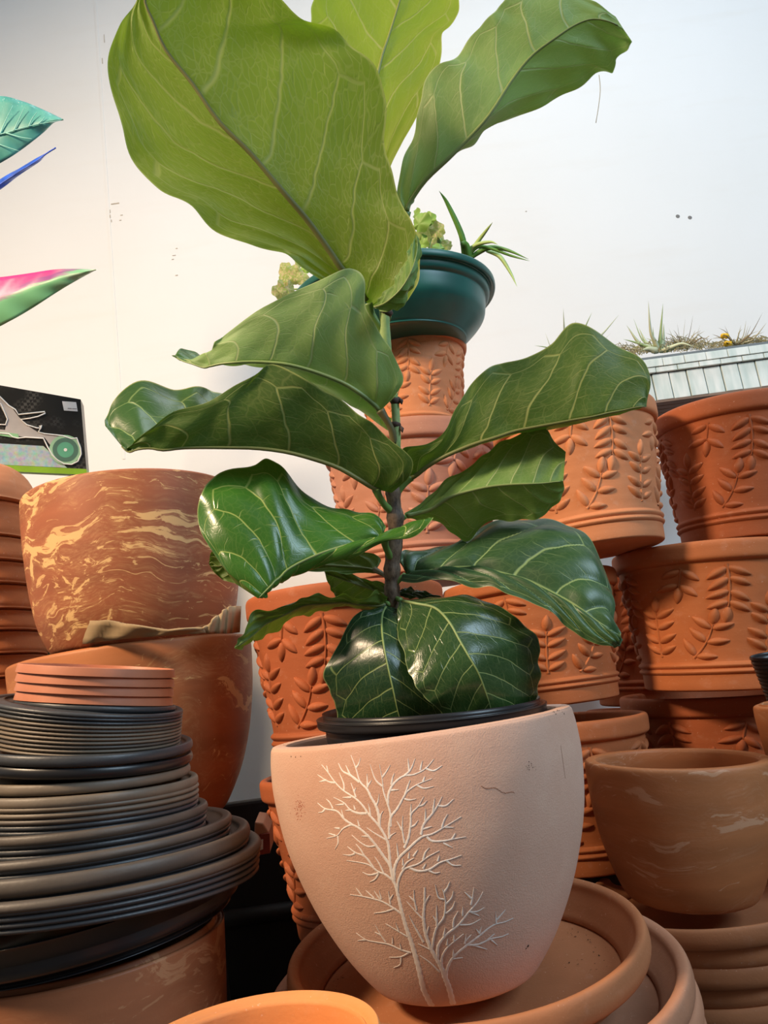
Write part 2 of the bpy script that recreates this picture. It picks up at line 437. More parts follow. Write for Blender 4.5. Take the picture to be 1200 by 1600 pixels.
# ---- the etched trees: centre lines read off the pot, laid on its wall
T1 = [((655,1060),(640,990),(620,950),(600,850),(590,740),(575,660),(520,560),(450,480),(400,410),(350,360),(260,300),(200,240),(150,170),(105,115)),
((150,170),(140,120)),((200,245),(150,235),(75,187)),((140,225),(85,238)),((265,300),(262,250),(230,170)),((320,350),(255,352)),((350,350),(338,310),(315,245)),((338,310),(352,280)),
((430,465),(370,465),(310,440),(265,390),(190,350)),((265,400),(205,405)),((320,440),(275,445)),((345,440),(335,405)),((455,490),(450,440),(440,395)),
((520,560),(515,480),(495,410),(460,350),(430,290),(380,235),(350,140),(315,45)),((352,135),(370,110),(385,65)),((375,240),(310,190),(255,160),(225,103)),((310,190),(278,118)),
((435,280),(430,180)),((437,265),(465,225)),((495,410),(510,380),(518,325)),((522,550),(530,480),(548,448)),
((590,650),(590,560),(600,480),(580,400),(550,310),(540,220),(520,110)),((540,270),(490,220),(452,112)),((540,205),(570,165),(600,115)),
((580,400),(585,330),(610,270),(650,225),(700,195),(770,185),(850,145),(912,75)),((700,195),(745,150),(778,70)),((735,165),(725,70)),((850,140),(910,158),(972,122)),((815,155),(820,125),(830,85)),((605,260),(615,210),(628,175)),((600,300),(660,295)),
((600,560),(605,490),(650,430),(700,340),(730,300),(800,255),(900,215)),((705,330),(725,270),(742,225)),((790,262),(840,285),(912,272)),((835,235),(848,200)),((700,362),(740,370),(785,362)),((590,650),(605,625),(640,603)),
((575,660),(530,635),(480,605),(428,568)),((620,950),(600,850),(540,760),(490,690),(430,620),(370,570),(320,550),(260,575),(215,625),(140,645)),((220,625),(222,680),(200,725)),((205,625),(155,610)),((235,575),(195,570)),
((330,550),(270,510),(215,450),(130,432),(75,390)),((130,432),(110,455),(80,460)),((185,432),(165,390),(138,362)),((262,500),(245,435)),((375,560),(362,510)),((445,632),(390,630)),((490,700),(440,705),(390,680),(322,622)),
((620,950),(560,905),(510,885),(450,840),(380,820),(285,805)),((480,860),(420,780),(350,750),(290,705)),((345,755),(310,768),(258,762)),((410,770),(380,720),(350,685)),((550,895),(520,830),(485,775)),((515,895),(450,910),(400,890)),((515,900),(490,940),(450,962)),
((625,950),(630,860),(660,790),(720,730),(820,640),(900,615),(980,570),(1110,490)),((700,715),(730,640),(745,540),(750,470),(800,415),(840,345)),((745,480),(748,395)),((800,415),(835,405),(865,372)),((745,565),(775,550),(800,515)),
((700,680),(685,580),(688,480)),((685,590),(645,520)),((820,620),(840,545),(900,470),(940,410),(972,345)),((850,520),(852,430)),((905,460),(918,355)),((945,412),(1000,410),(1055,362)),((835,580),(900,560)),((970,570),(985,520),(1012,470)),((990,565),(1055,568)),
((860,635),(900,665),(980,665),(1060,650),(1145,635)),((1045,650),(1068,608)),((980,680),(1045,713)),((655,780),(645,680)),
((650,1060),(655,960),(690,880),(730,855),(800,830),(870,780),(952,735)),((685,870),(720,820),(770,788)),((690,840),(688,790)),((835,800),(850,750),(880,712)),((730,790),(735,745)),((765,775),(798,728)),
((730,855),(800,882),(880,870),(960,820),(1040,795),(1112,768)),((1000,805),(1050,840),(1108,840)),((875,878),(920,898),(958,890)),((835,865),(855,828)),((940,810),(952,768))]
T2 = [((355,110),(375,180),(400,290),(430,400),(470,520),(510,660),(550,820),(600,925)),
((400,320),(350,285),(270,240),(150,210),(70,198)),((150,210),(110,155)),((225,220),(172,170)),((265,232),(225,172)),((272,228),(258,170)),((330,260),(318,175)),((328,230),(350,195)),((355,290),(290,310),(225,318)),((440,470),(390,440),(300,385)),((385,435),(365,380)),
((465,575),(400,555),(320,520),(240,505),(175,490),(110,445)),((175,490),(120,495)),((300,505),(270,460),(232,390)),((270,460),(230,440)),((345,515),(345,470)),((400,550),(392,510)),((455,572),(400,600),(325,603)),((400,600),(395,650),(352,670)),
((740,918),(710,800),(680,720),(650,650),(600,560),(560,460),(545,350),(550,260),(552,150)),((550,260),(585,200)),((545,360),(500,315),(435,240)),((500,300),(485,230),(482,165)),((485,240),(450,205)),((650,700),(590,640),(520,590)),((590,555),(510,515)),((545,505),(490,410),(450,330)),((565,450),(580,400)),
((600,550),(610,480),(630,410),(675,345),(685,260),(680,210),(665,160)),((680,230),(640,215),(618,130)),((675,185),(700,150),(714,112)),((688,260),(725,220),(738,172)),((690,320),(730,285),(748,240)),((630,400),(628,265)),((628,370),(605,335)),
((635,610),(640,530),(690,460),(770,395),(830,320),(890,250),(930,178)),((850,265),(860,220),(870,150)),((855,225),(808,180)),((835,310),(890,308),(940,280)),((850,312),(905,335)),((780,395),(850,390),(915,355)),((735,410),(740,360),(768,305)),((795,335),(798,275)),((675,465),(685,410)),
((660,660),(665,600),(700,540),(770,480),(805,450)),((695,525),(700,480)),((740,495),(742,455)),
((690,740),(700,670),(740,600),(820,530),(900,470),(960,420),(1010,390),(1070,375),(1125,350)),((1015,385),(1010,310)),((1020,360),(1075,295)),((905,450),(920,405)),((905,450),(885,420)),((810,515),(820,450)),((815,500),(855,455)),((735,595),(738,550)),
((830,525),(900,520),(980,485),(1050,470),(1095,450)),((980,490),(1022,525)),((860,525),(955,552)),((960,490),(1005,450)),((735,615),(800,605))]
def etched():
    mwi = CP.matrix_world.inverted()
    bv = BVHTree.FromPolygons([v.co.copy() for v in CP.data.vertices], [tuple(p.vertices) for p in CP.data.polygons])
    o_ = mwi @ CAM
    for nm, T, sc, ox, oy in (('etched_branches', T1, .21667, 480, 1170), ('etched_branches', T2, .24167, 530, 1350)):
        mb = MB()
        for idx, br in enumerate(T):
            L = sum(math.dist(a, b) for a, b in zip(br, br[1:])) * sc
            n = max(6, int(L / 2.2)); pts = crv(br, n) * sc + np.array([ox, oy])
            w0 = (2.5 if L > 120 else 2.0 if L > 45 else 1.6) * .00068
            trunk = (T is T2 and idx in (0, 19))
            P3 = []; N3 = []
            for (u, v) in pts:
                r = (mwi.to_3x3() @ ray(u, v)).normalized()
                h, nn, _, _ = bv.ray_cast(o_, r)
                if h is None: continue
                if nn.dot(r) > 0: nn = -nn
                P3.append(h); N3.append(nn)
            if len(P3) < 3: continue
            V = []; k_ = len(P3)
            for i, (p, nn) in enumerate(zip(P3, N3)):
                t = (P3[min(i + 1, k_ - 1)] - P3[max(i - 1, 0)]).normalized(); s = t.cross(nn).normalized()
                q = i / (k_ - 1)
                ww = w0 * (1 - .8 * q ** 1.6) if not trunk else .00068 * ((1.9 + 3.4 * q) if T is T2 and idx == 0 else (5 - 3.6 * q))
                jit = 1 + .12 * math.sin(i * 1.7 + idx)
                for e, h in ((-1, -.0002), (-.45, .0004), (0, .0001), (.45, .0004), (1, -.0002)):
                    V.append(p + s * ww * e * jit + nn * h)
            mb.add(V, [(i * 5 + j, i * 5 + j + 1, (i + 1) * 5 + j + 1, (i + 1) * 5 + j) for i in range(k_ - 1) for j in range(4)])
        o = link(nm, mesh(nm, mb.V, mb.F, MAT['white']), CP)
        tag(o, 'white etched bare tree crown' if T is T1 else 'white etched trunks and lower bush')
etched()
# small marks on the pot: red stain and a scratch
def mark(nm, cx, cy, pts, col, label):
    mwi = CP.matrix_world.inverted(); o_ = mwi @ CAM
    bv = BVHTree.FromPolygons([v.co.copy() for v in CP.data.vertices], [tuple(p.vertices) for p in CP.data.polygons])
    mb = MB()
    for (u, v, s_) in pts:
        r = (mwi.to_3x3() @ (ray(cx + u, cy + v))).normalized()
        h, nn, _, _ = bv.ray_cast(o_, r)
        if h is None: continue
        if nn.dot(r) > 0: nn = -nn
        a = nn.cross(Vector((0, 0, 1))).normalized(); b = nn.cross(a)
        s_ *= .00068
        mb.add([h + nn * .0002 + s_ * (math.cos(k * 1.05) * a + math.sin(k * 1.05) * b * 1.2) for k in range(6)] + [h + nn * .0005], [(k, (k + 1) % 6, 6) for k in range(6)])
    tag(link(nm, mesh(nm, mb.V, mb.F, plain(nm, col, .8)), CP), label)
r_ = random.Random(5)
mark('stain', 467, 1262, [(r_.gauss(0, 3.6), r_.gauss(0, 8), r_.uniform(.3, .8)) for _ in range(70)], (.42, .10, .05), 'small red-brown stain')
mark('nick', 0, 0, [(434 + i * 2.5 + r_.uniform(-1, 1), 1163 + r_.uniform(-3, 2), r_.uniform(.6, 1.4)) for i in range(5)] + [(877 + r_.uniform(-14, 5), 1112 + r_.uniform(-5, 4), r_.uniform(.4, 1.1)) for i in range(14)]
     + [(830 + r_.uniform(-8, 8), 1197 + r_.uniform(-10, 10), r_.uniform(.3, .8)) for i in range(14)] + [(825, 1478, 2), (822, 1482, 1.2), (455, 1182, 1), (462, 1183, 1), (470, 1182, .8)], (.07, .045, .03), 'small dark nicks in the clay')
mark('scratch', 0, 0, [(752 + i * .9, 1228 + i * .22 + 2.0 * math.sin(i * .2) + r_.uniform(-.6, .6), .5) for i in range(58)] + [(876 + i * .18, 1165 + i * 1.3, .45) for i in range(40)], (.33, .15, .09), 'thin scratches')

# other smooth pots
bigprof = [(0, 0, 1), (.66, 0), (.74, .012), (.80, .05), (.89, .2), (.95, .42), (.985, .66), (1.0, .85), (1.0, .965), (.995, .99), (.975, 1.0), (.945, 1.0), (.925, .985), (.92, .94), (.89, .7), (.80, .4), (.62, .12), (.4, .06), (0, .06, 1)]
pot('marbled_pot', bigprof, 207, 780, 222, 1016, 1.32, 160, 'large round clay pot with bold cream marbling, resting in another pot', MAT['marble_a'])
pot('marbled_pot', bowlprof, 209, 1020, 232, 1290, 1.32, 181, 'orange marbled clay pot holding the bold marbled one, behind the saucer stack', MAT['marble_b'])
pot('marbled_pot', [(0, 0, 1), (.8, 0), (.85, .03), (.95, .5), (1, .96), (.99, 1), (.95, 1), (.92, .98), (.9, .5), (.8, .06), (0, .06, 1)], 130, 1476, 168, None, .86, 216, 'dark brown marbled pot under the black saucers at lower left', MAT['marble_c'])
OP = pot('smooth_pot', [(0, 0, 1), (.52, 0), (.62, .012), (.70, .05), (.80, .2), (.90, .42), (.97, .68), (.995, .88), (1, .96), (.99, .99), (.965, 1.0), (.895, 1.0), (.87, .985), (.86, .94), (.85, .7), (.75, .35), (.6, .1), (0, .08, 1)],
    1055, 1184, 1081, 1403, 1.1, 138, 'open smooth brown pot with faint pale streaks standing on stacked saucers', MAT['marble_d'])
pot('orange_pot', [(0, 0, 1), (.6, 0), (.68, .02), (.9, .5), (.985, .93), (1, .97), (.985, .997), (.96, 1), (.9, .985), (.87, .95), (.8, .6), (.6, .1), (0, .08, 1)],
    386, 1632, 420, None, .50, 212, 'bright orange bowl-like pot nearest the camera at the bottom edge', MAT['terra_orange'])
pot('terracotta_pot', [(0, 0, 1), (.7, 0), (.74, .02), (.9, .6), (.97, .8), (1, .93), (1, .98), (.98, 1), (.9, 1), (.87, .97), (.8, .6), (.65, .1), (0, .08, 1)],
    1290, 1092, 1310, None, 1.15, 106, 'brown clay pot cut by the right edge, below the little black pots', MAT['marble_d'])

# ---------------------------------------------------------------- saucers
def saucer_prof(R, lip, dep, bead=True):
    return smoothprof([(0, -dep, 1), (R * .80, -dep), (R * .83, -dep + .002), (R * .93, -lip * 1.05, 1), (R * .975, -lip), (R * .997, -lip * .72), (R, -lip * .42), (R * .99, -lip * .1), (R * .97, 0), (R * .935, -lip * .12), (R * .915, -lip * .5),
                       (R * .83, -dep + .007), (R * .79, -dep + .004), (0, -dep + .004, 1)], 4)
def saucer(u, v, d, half, slope, m, lip_px, dep_px, mat_, label, group=None, flat=False, name='saucer', cat='saucer'):
    R = half / FPX * d; k = d / FPX
    if flat:
        lip = lip_px * k; prof = [(0, -dep_px * k), (R * .955, -dep_px * k), (R * .957, -lip * .93), (R, -lip * .9), (R, -lip * .84), (R * .984, -lip * .06), (R * .978, 0), (R * .95, 0), (R * .93, -lip * .5), (0, -lip * .5)]
    else: prof = saucer_prof(R, lip_px * k, dep_px * k)
    o = link(name, mesh(name, *lathe(prof, 112), mat_)); o.matrix_world = tilt_frame(u, v, d, slope, m)
    if flat: o.data.set_sharp_from_angle(angle=rad(25))
    tag(o, label, cat, group); return o
# under the peach pot
saucer(724, 1458, .86, 278, 8, .355, 40, 66, MAT['saucer'], 'wide terracotta saucer holding the peach pot, with soil crumbs in it')
saucer(739, 1512, .86, 324, 8, .375, 42, 60, MAT['saucer_pale'], 'wider dusty terracotta saucer directly under the one holding the peach pot')
saucer(744, 1549, .86, 331, 8, .39, 42, 50, MAT['saucer_pale'], 'dusty terracotta saucer, third down beneath the peach pot')
saucer(748, 1586, .86, 334, 8, .40, 42, 50, MAT['saucer_pale'], 'dusty terracotta saucer, fourth down beneath the peach pot')
saucer(752, 1624, .86, 336, 8, .42, 42, 60, MAT['saucer_pale'], 'dusty terracotta saucer at the bottom of the pile beneath the peach pot')
# broken pale orange dish in the gap left of the pot is the bright inner wall seen there; crumbs of soil
def crumbs():
    r = random.Random(4); mb = MB()
    for k_ in range(120):
        if r.random() < .6: u, v = r.gauss(915, 14), r.gauss(1457, 7)
        else: u, v = r.uniform(880, 960), r.uniform(1440, 1520)
        if k_ > 85: u, v = r.gauss(525, 8), r.gauss(1540, 14)
        m_ = tilt_frame(724, 1458, .86, 8, .355); n = m_.to_3x3() @ Vector((0, 0, 1)); c = m_.translation - n * (66 / FPX * .86 - .0045)
        ry = ray(u, v)
        t = (c - CAM).dot(n) / ry.dot(n); p = CAM + ry * t
        if (p - c).length > .158: continue
        s = r.uniform(.0005, .0018)
        mb.add([p + s * Vector((r.uniform(-1, 1), r.uniform(-1, 1), r.uniform(0, 1))) for _ in range(4)], [(0, 1, 2), (0, 2, 3), (0, 3, 1), (1, 3, 2)])
    tag(obj('soil_crumbs', mb.V, mb.F, MAT['soil']), 'scattered dark soil crumbs in the saucer under the peach pot', 'soil', kind='stuff')
crumbs()
# right stack under the open pot
names = ['topmost', 'second from top', 'third from top', 'fourth from top', 'fifth from top', 'sixth from top', 'lowest']
for i in range(7):
    saucer(1108 + i * 3 + (4 if i % 2 else 0), 1381 + i * 28, 1.1, [192, 186, 190, 184, 190, 188, 190][i], 5 - (i % 3), .29 + i * .012, 27, 45 if i == 0 else 28, MAT['saucer'],
           'terracotta saucer under the open smooth pot, %s of its stack' % names[i])
# left stack
def group_stack(items):
    for it in items: saucer(**it)
def ordinal(i): return ['first', 'second', 'third', 'fourth', 'fifth', 'sixth', 'seventh', 'eighth', 'ninth', 'tenth', 'eleventh', 'twelfth'][i]
D = .86
for i in range(4):
    saucer(154 + i * (-1), 1041 + i * 14.6, D, 117, -2.2, .02, 13.5, 13.5, MAT['plastic_terra'], 'small terracotta-coloured plastic saucer, %s down from the top of the left stack' % ordinal(i), flat=True)
saucer(153, 1096, D, 119, -2.5, .05, 9, 10, MAT['slate'], 'small dark grey saucer right under the four terracotta-coloured ones')
for i in range(11):
    saucer(139, 1098 + i * 5.9, D, 144 - i * .5, -3.2 + i * .35, .10 + i * .003, 5.3 if i else 7, 9, MAT['slate'] if i in (0, 1, 2) else MAT['tan'] if i % 4 else MAT['grey'],
           ('slate grey saucer' if i < 3 else 'taupe grey saucer') + ', %s of the eleven thin ones below the terracotta-coloured saucers' % ordinal(i))
for i in range(2):
    saucer(137, 1151 + 7 + i * 19, D, 160, 2, .12, 15, 34 if i else 18, MAT['black'] if i else MAT['slate'], 'glossy black saucer with a wide rolled lip, %s of the pair' % ['upper', 'lower'][i])
for i, (h, dy, m_) in enumerate([(158, 0, 'tan'), (170, 18, 'tan'), (171, 31, 'tan'), (171, 40, 'tan'), (171, 49, 'grey'), (170, 57, 'slate'), (169, 65, 'slate'), (168, 73, 'slate')]):
    saucer(135, 1203 + dy, D, h, 4.5 + i * .15, .10 + .003 * i, 15 if i < 2 else 8, 16 if i < 2 else 9, MAT[m_], 'brownish grey saucer, %s of the eight below the black pair' % ordinal(i))
for i in range(4):
    saucer(137, 1271 + i * 10, D, 183 - i, 7, .115, 14 if i == 0 else 9, 12, MAT['grey' if i == 0 else 'slate'], 'dark grey saucer, %s of the four above the wider offset ones' % ordinal(i))
for i in range(3):
    saucer(136, 1297 + i * 10, D, 222 - i, 8, .125, 14 if i == 0 else 9, 24 if i == 0 else 12, MAT['grey' if i == 0 else 'slate'], 'wide dark saucer, %s of the three showing their inner wall at right' % ordinal(i))
for i in range(4):
    saucer(135, 1314 + i * 10, D, 252 - i, 8, .14, 22 if i == 0 else 9, 26 if i == 0 else 12, MAT['grey' if i == 0 else 'slate'], 'broad grey saucer, %s of the four just above the largest' % ordinal(i))
for i in range(5):
    saucer(134, 1338 + i * 10, D, 271 - i, 8, .16, 14 if i == 0 else 9, 30 if i == 0 else 14, MAT['grey' if i == 0 else 'slate'], 'largest dark saucer size, %s of the five at the stack bottom' % ordinal(i))
o = pot('black_pot', [(0, 0, 1), (.78, 0), (.80, .02), (.94, .75), (.985, .97), (1, 1, 1), (.95, 1, 1), (.9, .6), (.8, .08), (0, .06, 1)], 134, 1394, 140, 1454, D, 258, 'shallow black plastic bowl sitting inside the dark brown marbled pot', MAT['black'], 'bowl')

# wooden stick end poking out behind the stack
R3 = Matrix((RT, UP, -FW)).transposed()
def prism(poly, d0, thick, m, name, parent=None, bev=.0):
    """polygon in pixels at depth d0 extruded straight back by thick metres"""
    A = [P(u, v, d0) for u, v in poly]; B = [a + FW * thick for a in A]; n = len(A)
    V = A + B; F = [tuple(range(n))[::-1], tuple(range(n, 2 * n))] + [(i, (i + 1) % n, n + (i + 1) % n, n + i) for i in range(n)]
    if parent is not None: V = rel(V, parent)
    o = obj(name, V, F, m, parent, smooth=False)
    if bev: bevel(o, bev)
    return o
wd = empty('wooden_stick', P(410, 1310, .98))
tag(wd, 'short wooden stick end with red and white paint, poking from behind the saucers', 'stick')
prism([(398, 1284), (411, 1286), (420, 1300), (422, 1334), (404, 1337), (396, 1320)], .98, .035, plain('pale_wood', (.55, .26, .15), .7, .3, 120), 'shaft', wd, .002)
prism([(405, 1304), (421, 1302), (422, 1333), (406, 1336)], .978, .002, plain('red_paint', (.28, .05, .03), .6, .6, 90, .6), 'red_end', wd)
prism([(406, 1313), (411, 1312), (411, 1327), (406, 1329)], .977, .001, MAT['white'], 'white_mark', wd)

# upturned black pots standing on the floor under the stacks
def riser(c, R, what):
    h = c.z - FLOOR
    if h < .006: return
    pr = [(0, 0), (R * .90, 0), (R * 1.02, 0), (R * 1.03, .004), (R * 1.02, min(.02, h * .3)), (R * .99, min(.022, h * .35)), (R * .92, h * .96), (R * .9, h), (0, h)]
    o = link('upturned_pot', mesh('upturned_pot', *lathe(pr, 64), MAT['blackmatte'])); o.location = (c.x, c.y, FLOOR)
    o.data.set_sharp_from_angle(angle=rad(35)); tag(o, 'upturned black pot ' + what, 'pot')
bpy.context.view_layer.update()
for nm, R, what in (('embossed_pot.003', .10, 'under the shadowed relief pot left of the peach pot'), ('embossed_pot.006', .11, 'under the relief pots right of the peach pot'),
                    ('embossed_pot.009', .12, 'under the three relief pots at right edge'), ('embossed_pot.011', .08, 'under the back row relief pot'), ('marbled_pot.001', .11, 'under the orange marbled pot')):
    riser(bpy.data.objects[nm].matrix_world.translation - Vector((0, 0, .004)), R, what)
riser(P(752, 1624, .86) - Vector((0, 0, .060)), .14, 'under the saucers that carry the peach pot')
riser(P(1126, 1549, 1.1) - Vector((0, 0, .042)), .12, 'under the saucers that carry the open smooth pot')
riser(P(-30, 1175, 1.45) - Vector((0, 0, .002)), .11, 'under the film-wrapped bowls')

# black trough added behind the stacks to darken the gap
tr = empty('gap_backdrop', P(410, 1400, 1.5)); tag(tr, 'black plastic trough added to darken the gap between the left stack and the peach pot', 'backdrop')
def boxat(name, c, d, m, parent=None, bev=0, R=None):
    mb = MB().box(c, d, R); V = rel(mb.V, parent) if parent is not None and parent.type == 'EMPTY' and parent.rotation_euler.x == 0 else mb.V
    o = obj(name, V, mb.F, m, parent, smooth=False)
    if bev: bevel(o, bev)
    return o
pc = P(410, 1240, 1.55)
boxat('dark_panel', (pc.x, 1.55, (pc.z + FLOOR) / 2), (.62, .03, pc.z - FLOOR), MAT['blackmatte'], tr, .006)
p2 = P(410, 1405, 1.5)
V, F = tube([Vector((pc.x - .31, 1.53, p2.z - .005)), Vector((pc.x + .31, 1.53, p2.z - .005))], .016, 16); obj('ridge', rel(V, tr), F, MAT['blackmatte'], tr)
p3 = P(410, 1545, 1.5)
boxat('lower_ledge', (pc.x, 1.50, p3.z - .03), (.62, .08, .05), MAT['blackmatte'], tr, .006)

# ---------------------------------------------------------------- the fig
DS = .87
def leafmat(name, top, under, vein_top, vein_under, trans, tcol, rough=.33, N=7.5, K=.22, W=1.0, NS=1.0):
    t = NT(name)
    uv = t.node('ShaderNodeUVMap'); uv.uv_map = 'UVMap'
    sep = t.node('ShaderNodeSeparateXYZ'); t.t.links.new(uv.outputs[0], sep.inputs[0])
    wob = t.noise(t.coord('Object'), 22, 2)
    U = t.math('MULTIPLY', t.math('SUBTRACT', sep.outputs[0], .5), 2); V = sep.outputs[1]
    wv = t.math('MULTIPLY', t.math('SUBTRACT', wob, .5), .05)
    a = t.math('ABSOLUTE', U)
    side = t.math('MULTIPLY', t.math('GREATER_THAN', U, 0), .5)
    w_ = t.math('SUBTRACT', t.math('ADD', V, wv), t.math('MULTIPLY', t.math('POWER', a, 1.25), K))
    ph = t.math('ADD', t.math('MULTIPLY', w_, N), side)
    fr = t.math('ABSOLUTE', t.math('SUBTRACT', t.math('FRACT', ph), .5))       # 0 on a vein
    dv = t.math('DIVIDE', fr, N)
    loopu = t.math('ADD', .80, t.math('MULTIPLY', fr, .22))                     # scalloped marginal loop
    inside = t.mapr(t.math('SUBTRACT', loopu, a), -.01, .01)
    lat = t.math('MULTIPLY', t.mapr(dv, t.mapr(a, 0, 1, .0056 * W, .0030 * W), .0014), inside)
    lat = t.math('MULTIPLY', lat, t.mapr(V, .02, .06))
    loop = t.math('MULTIPLY', t.mapr(t.math('ABSOLUTE', t.math('SUBTRACT', a, loopu)), .012, .004), .7)
    mid = t.mapr(a, t.mapr(V, 0, 1, .034, .010), .006)
    edge = t.mapr(a, .982, .994)  # pale rim light painted into the colour along the leaf margin
    # tertiary net
    uvs = t.node('ShaderNodeCombineXYZ')
    t.set(uvs.inputs[0], t.math('MULTIPLY', U, .42)); t.set(uvs.inputs[1], w_)
    def vor(scale, th):
        n = t.node('ShaderNodeTexVoronoi'); n.feature = 'DISTANCE_TO_EDGE'; n.inputs['Scale'].default_value = scale
        t.t.links.new(t.vadd(uvs.outputs[0], t.vadd(t.noise(t.coord('Object'), 60, 2, .5, 0, True), .018, 'SCALE')), n.inputs['Vector'])
        return t.mapr(n.outputs['Distance'], th, th * .25)
    cell = t.math('FLOOR', t.math('ADD', ph, .5))
    rp = t.math('ADD', t.math('MULTIPLY', a, 5.5), t.math('ADD', t.math('MULTIPLY', cell, .37), t.math('MULTIPLY', wob, 1.3)))
    rung = t.mapr(t.math('ABSOLUTE', t.math('SUBTRACT', t.math('FRACT', rp), .5)), .035, .012)
    rung = t.math('MULTIPLY', t.math('MULTIPLY', rung, inside), t.math('MULTIPLY', t.mapr(fr, .42, .2), t.mapr(a, .08, .2)))
    net = t.math('MAXIMUM', t.math('MULTIPLY', vor(9, .022), .20), t.math('MULTIPLY', vor(42, .09), .13 * NS))
    main = t.math('MAXIMUM', t.math('MAXIMUM', lat, mid), t.math('MAXIMUM', loop, t.math('MULTIPLY', rung, .45)))
    back = t.node('ShaderNodeNewGeometry').outputs['Backfacing']
    vf = t.math('MAXIMUM', main, t.math('MULTIPLY', net, t.mapr(back, 0, 1, .55, 1)))
    c0 = t.coord('Object'); n1 = t.noise(c0, 9, 4)
    def shade(c): return t.mix(t.mapr(n1, .3, .7), tuple(x * .8 for x in c), tuple(x * 1.2 for x in c))
    tc_ = t.mix(t.math('MULTIPLY', vf, .9), shade(top), vein_top); uc = t.mix(t.math('MULTIPLY', vf, .9), shade(under), vein_under)
    col = t.mix(back, tc_, uc); col = t.mix(t.math('MULTIPLY', edge, .7), col, tuple(min(1, x * 1.15) for x in vein_under))
    hgt = t.math('SUBTRACT', t.math('MULTIPLY', t.noise(c0, 60, 3), .25), vf)
    sign = t.mapr(back, 0, 1, 1, -1)
    nm = t.bump(t.math('MULTIPLY', hgt, sign), .32, .0012)
    b = t.bsdf(col, t.mapr(back, 0, 1, rough, .5), nm, t.mapr(back, 0, 1, .5, .35), link=False)
    tr_ = t.node('ShaderNodeBsdfTranslucent'); t.set(tr_.inputs[0], t.mix(t.math('MULTIPLY', vf, .5), tcol, tuple(x * .45 for x in tcol)))
    mx = t.node('ShaderNodeMixShader'); mx.inputs[0].default_value = trans
    t.t.links.new(b, mx.inputs[1]); t.t.links.new(tr_.outputs[0], mx.inputs[2]); t.t.links.new(mx.outputs[0], t.out.inputs[0])
    return t.m
LM = {
 'young': leafmat('leaf_young', (.10, .20, .02), (.17, .27, .045), (.35, .5, .12), (.46, .54, .2), .46, (.28, .42, .02), N=6.5, K=.42, W=1.7, NS=2.6),
 'yellow': leafmat('leaf_yellow_green', (.14, .26, .02), (.22, .34, .05), (.4, .5, .15), (.55, .6, .25), .5, (.42, .58, .035), N=6.5, K=.34, W=1.4),
 'pale': leafmat('leaf_pale', (.035, .12, .018), (.23, .37, .13), (.25, .38, .12), (.50, .60, .30), .24, (.24, .42, .05)),
 'mid': leafmat('leaf_mid', (.035, .12, .018), (.15, .28, .07), (.25, .38, .12), (.44, .54, .24), .24, (.20, .38, .03)),
 'olive': leafmat('leaf_olive', (.03, .10, .02), (.072, .135, .024), (.25, .36, .12), (.36, .40, .13), .2, (.13, .26, .015)),
 'gloss': leafmat('leaf_glossy', (.042, .145, .018), (.10, .2, .05), (.36, .46, .12), (.36, .42, .16), .16, (.12, .3, .03), rough=.26),
 'dark': leafmat('leaf_dark', (.014, .046, .018), (.08, .15, .05), (.24, .33, .12), (.3, .36, .14), .1, (.08, .2, .03), rough=.27),
 'dark_olive': leafmat('leaf_dark_olive', (.026, .066, .018), (.08, .15, .05), (.30, .38, .13), (.3, .36, .14), .1, (.08, .2, .03), rough=.25),
 'greyed': leafmat('leaf_greyed', (.036, .092, .032), (.08, .15, .05), (.28, .40, .16), (.3, .36, .14), .1, (.08, .2, .03), rough=.36),
}
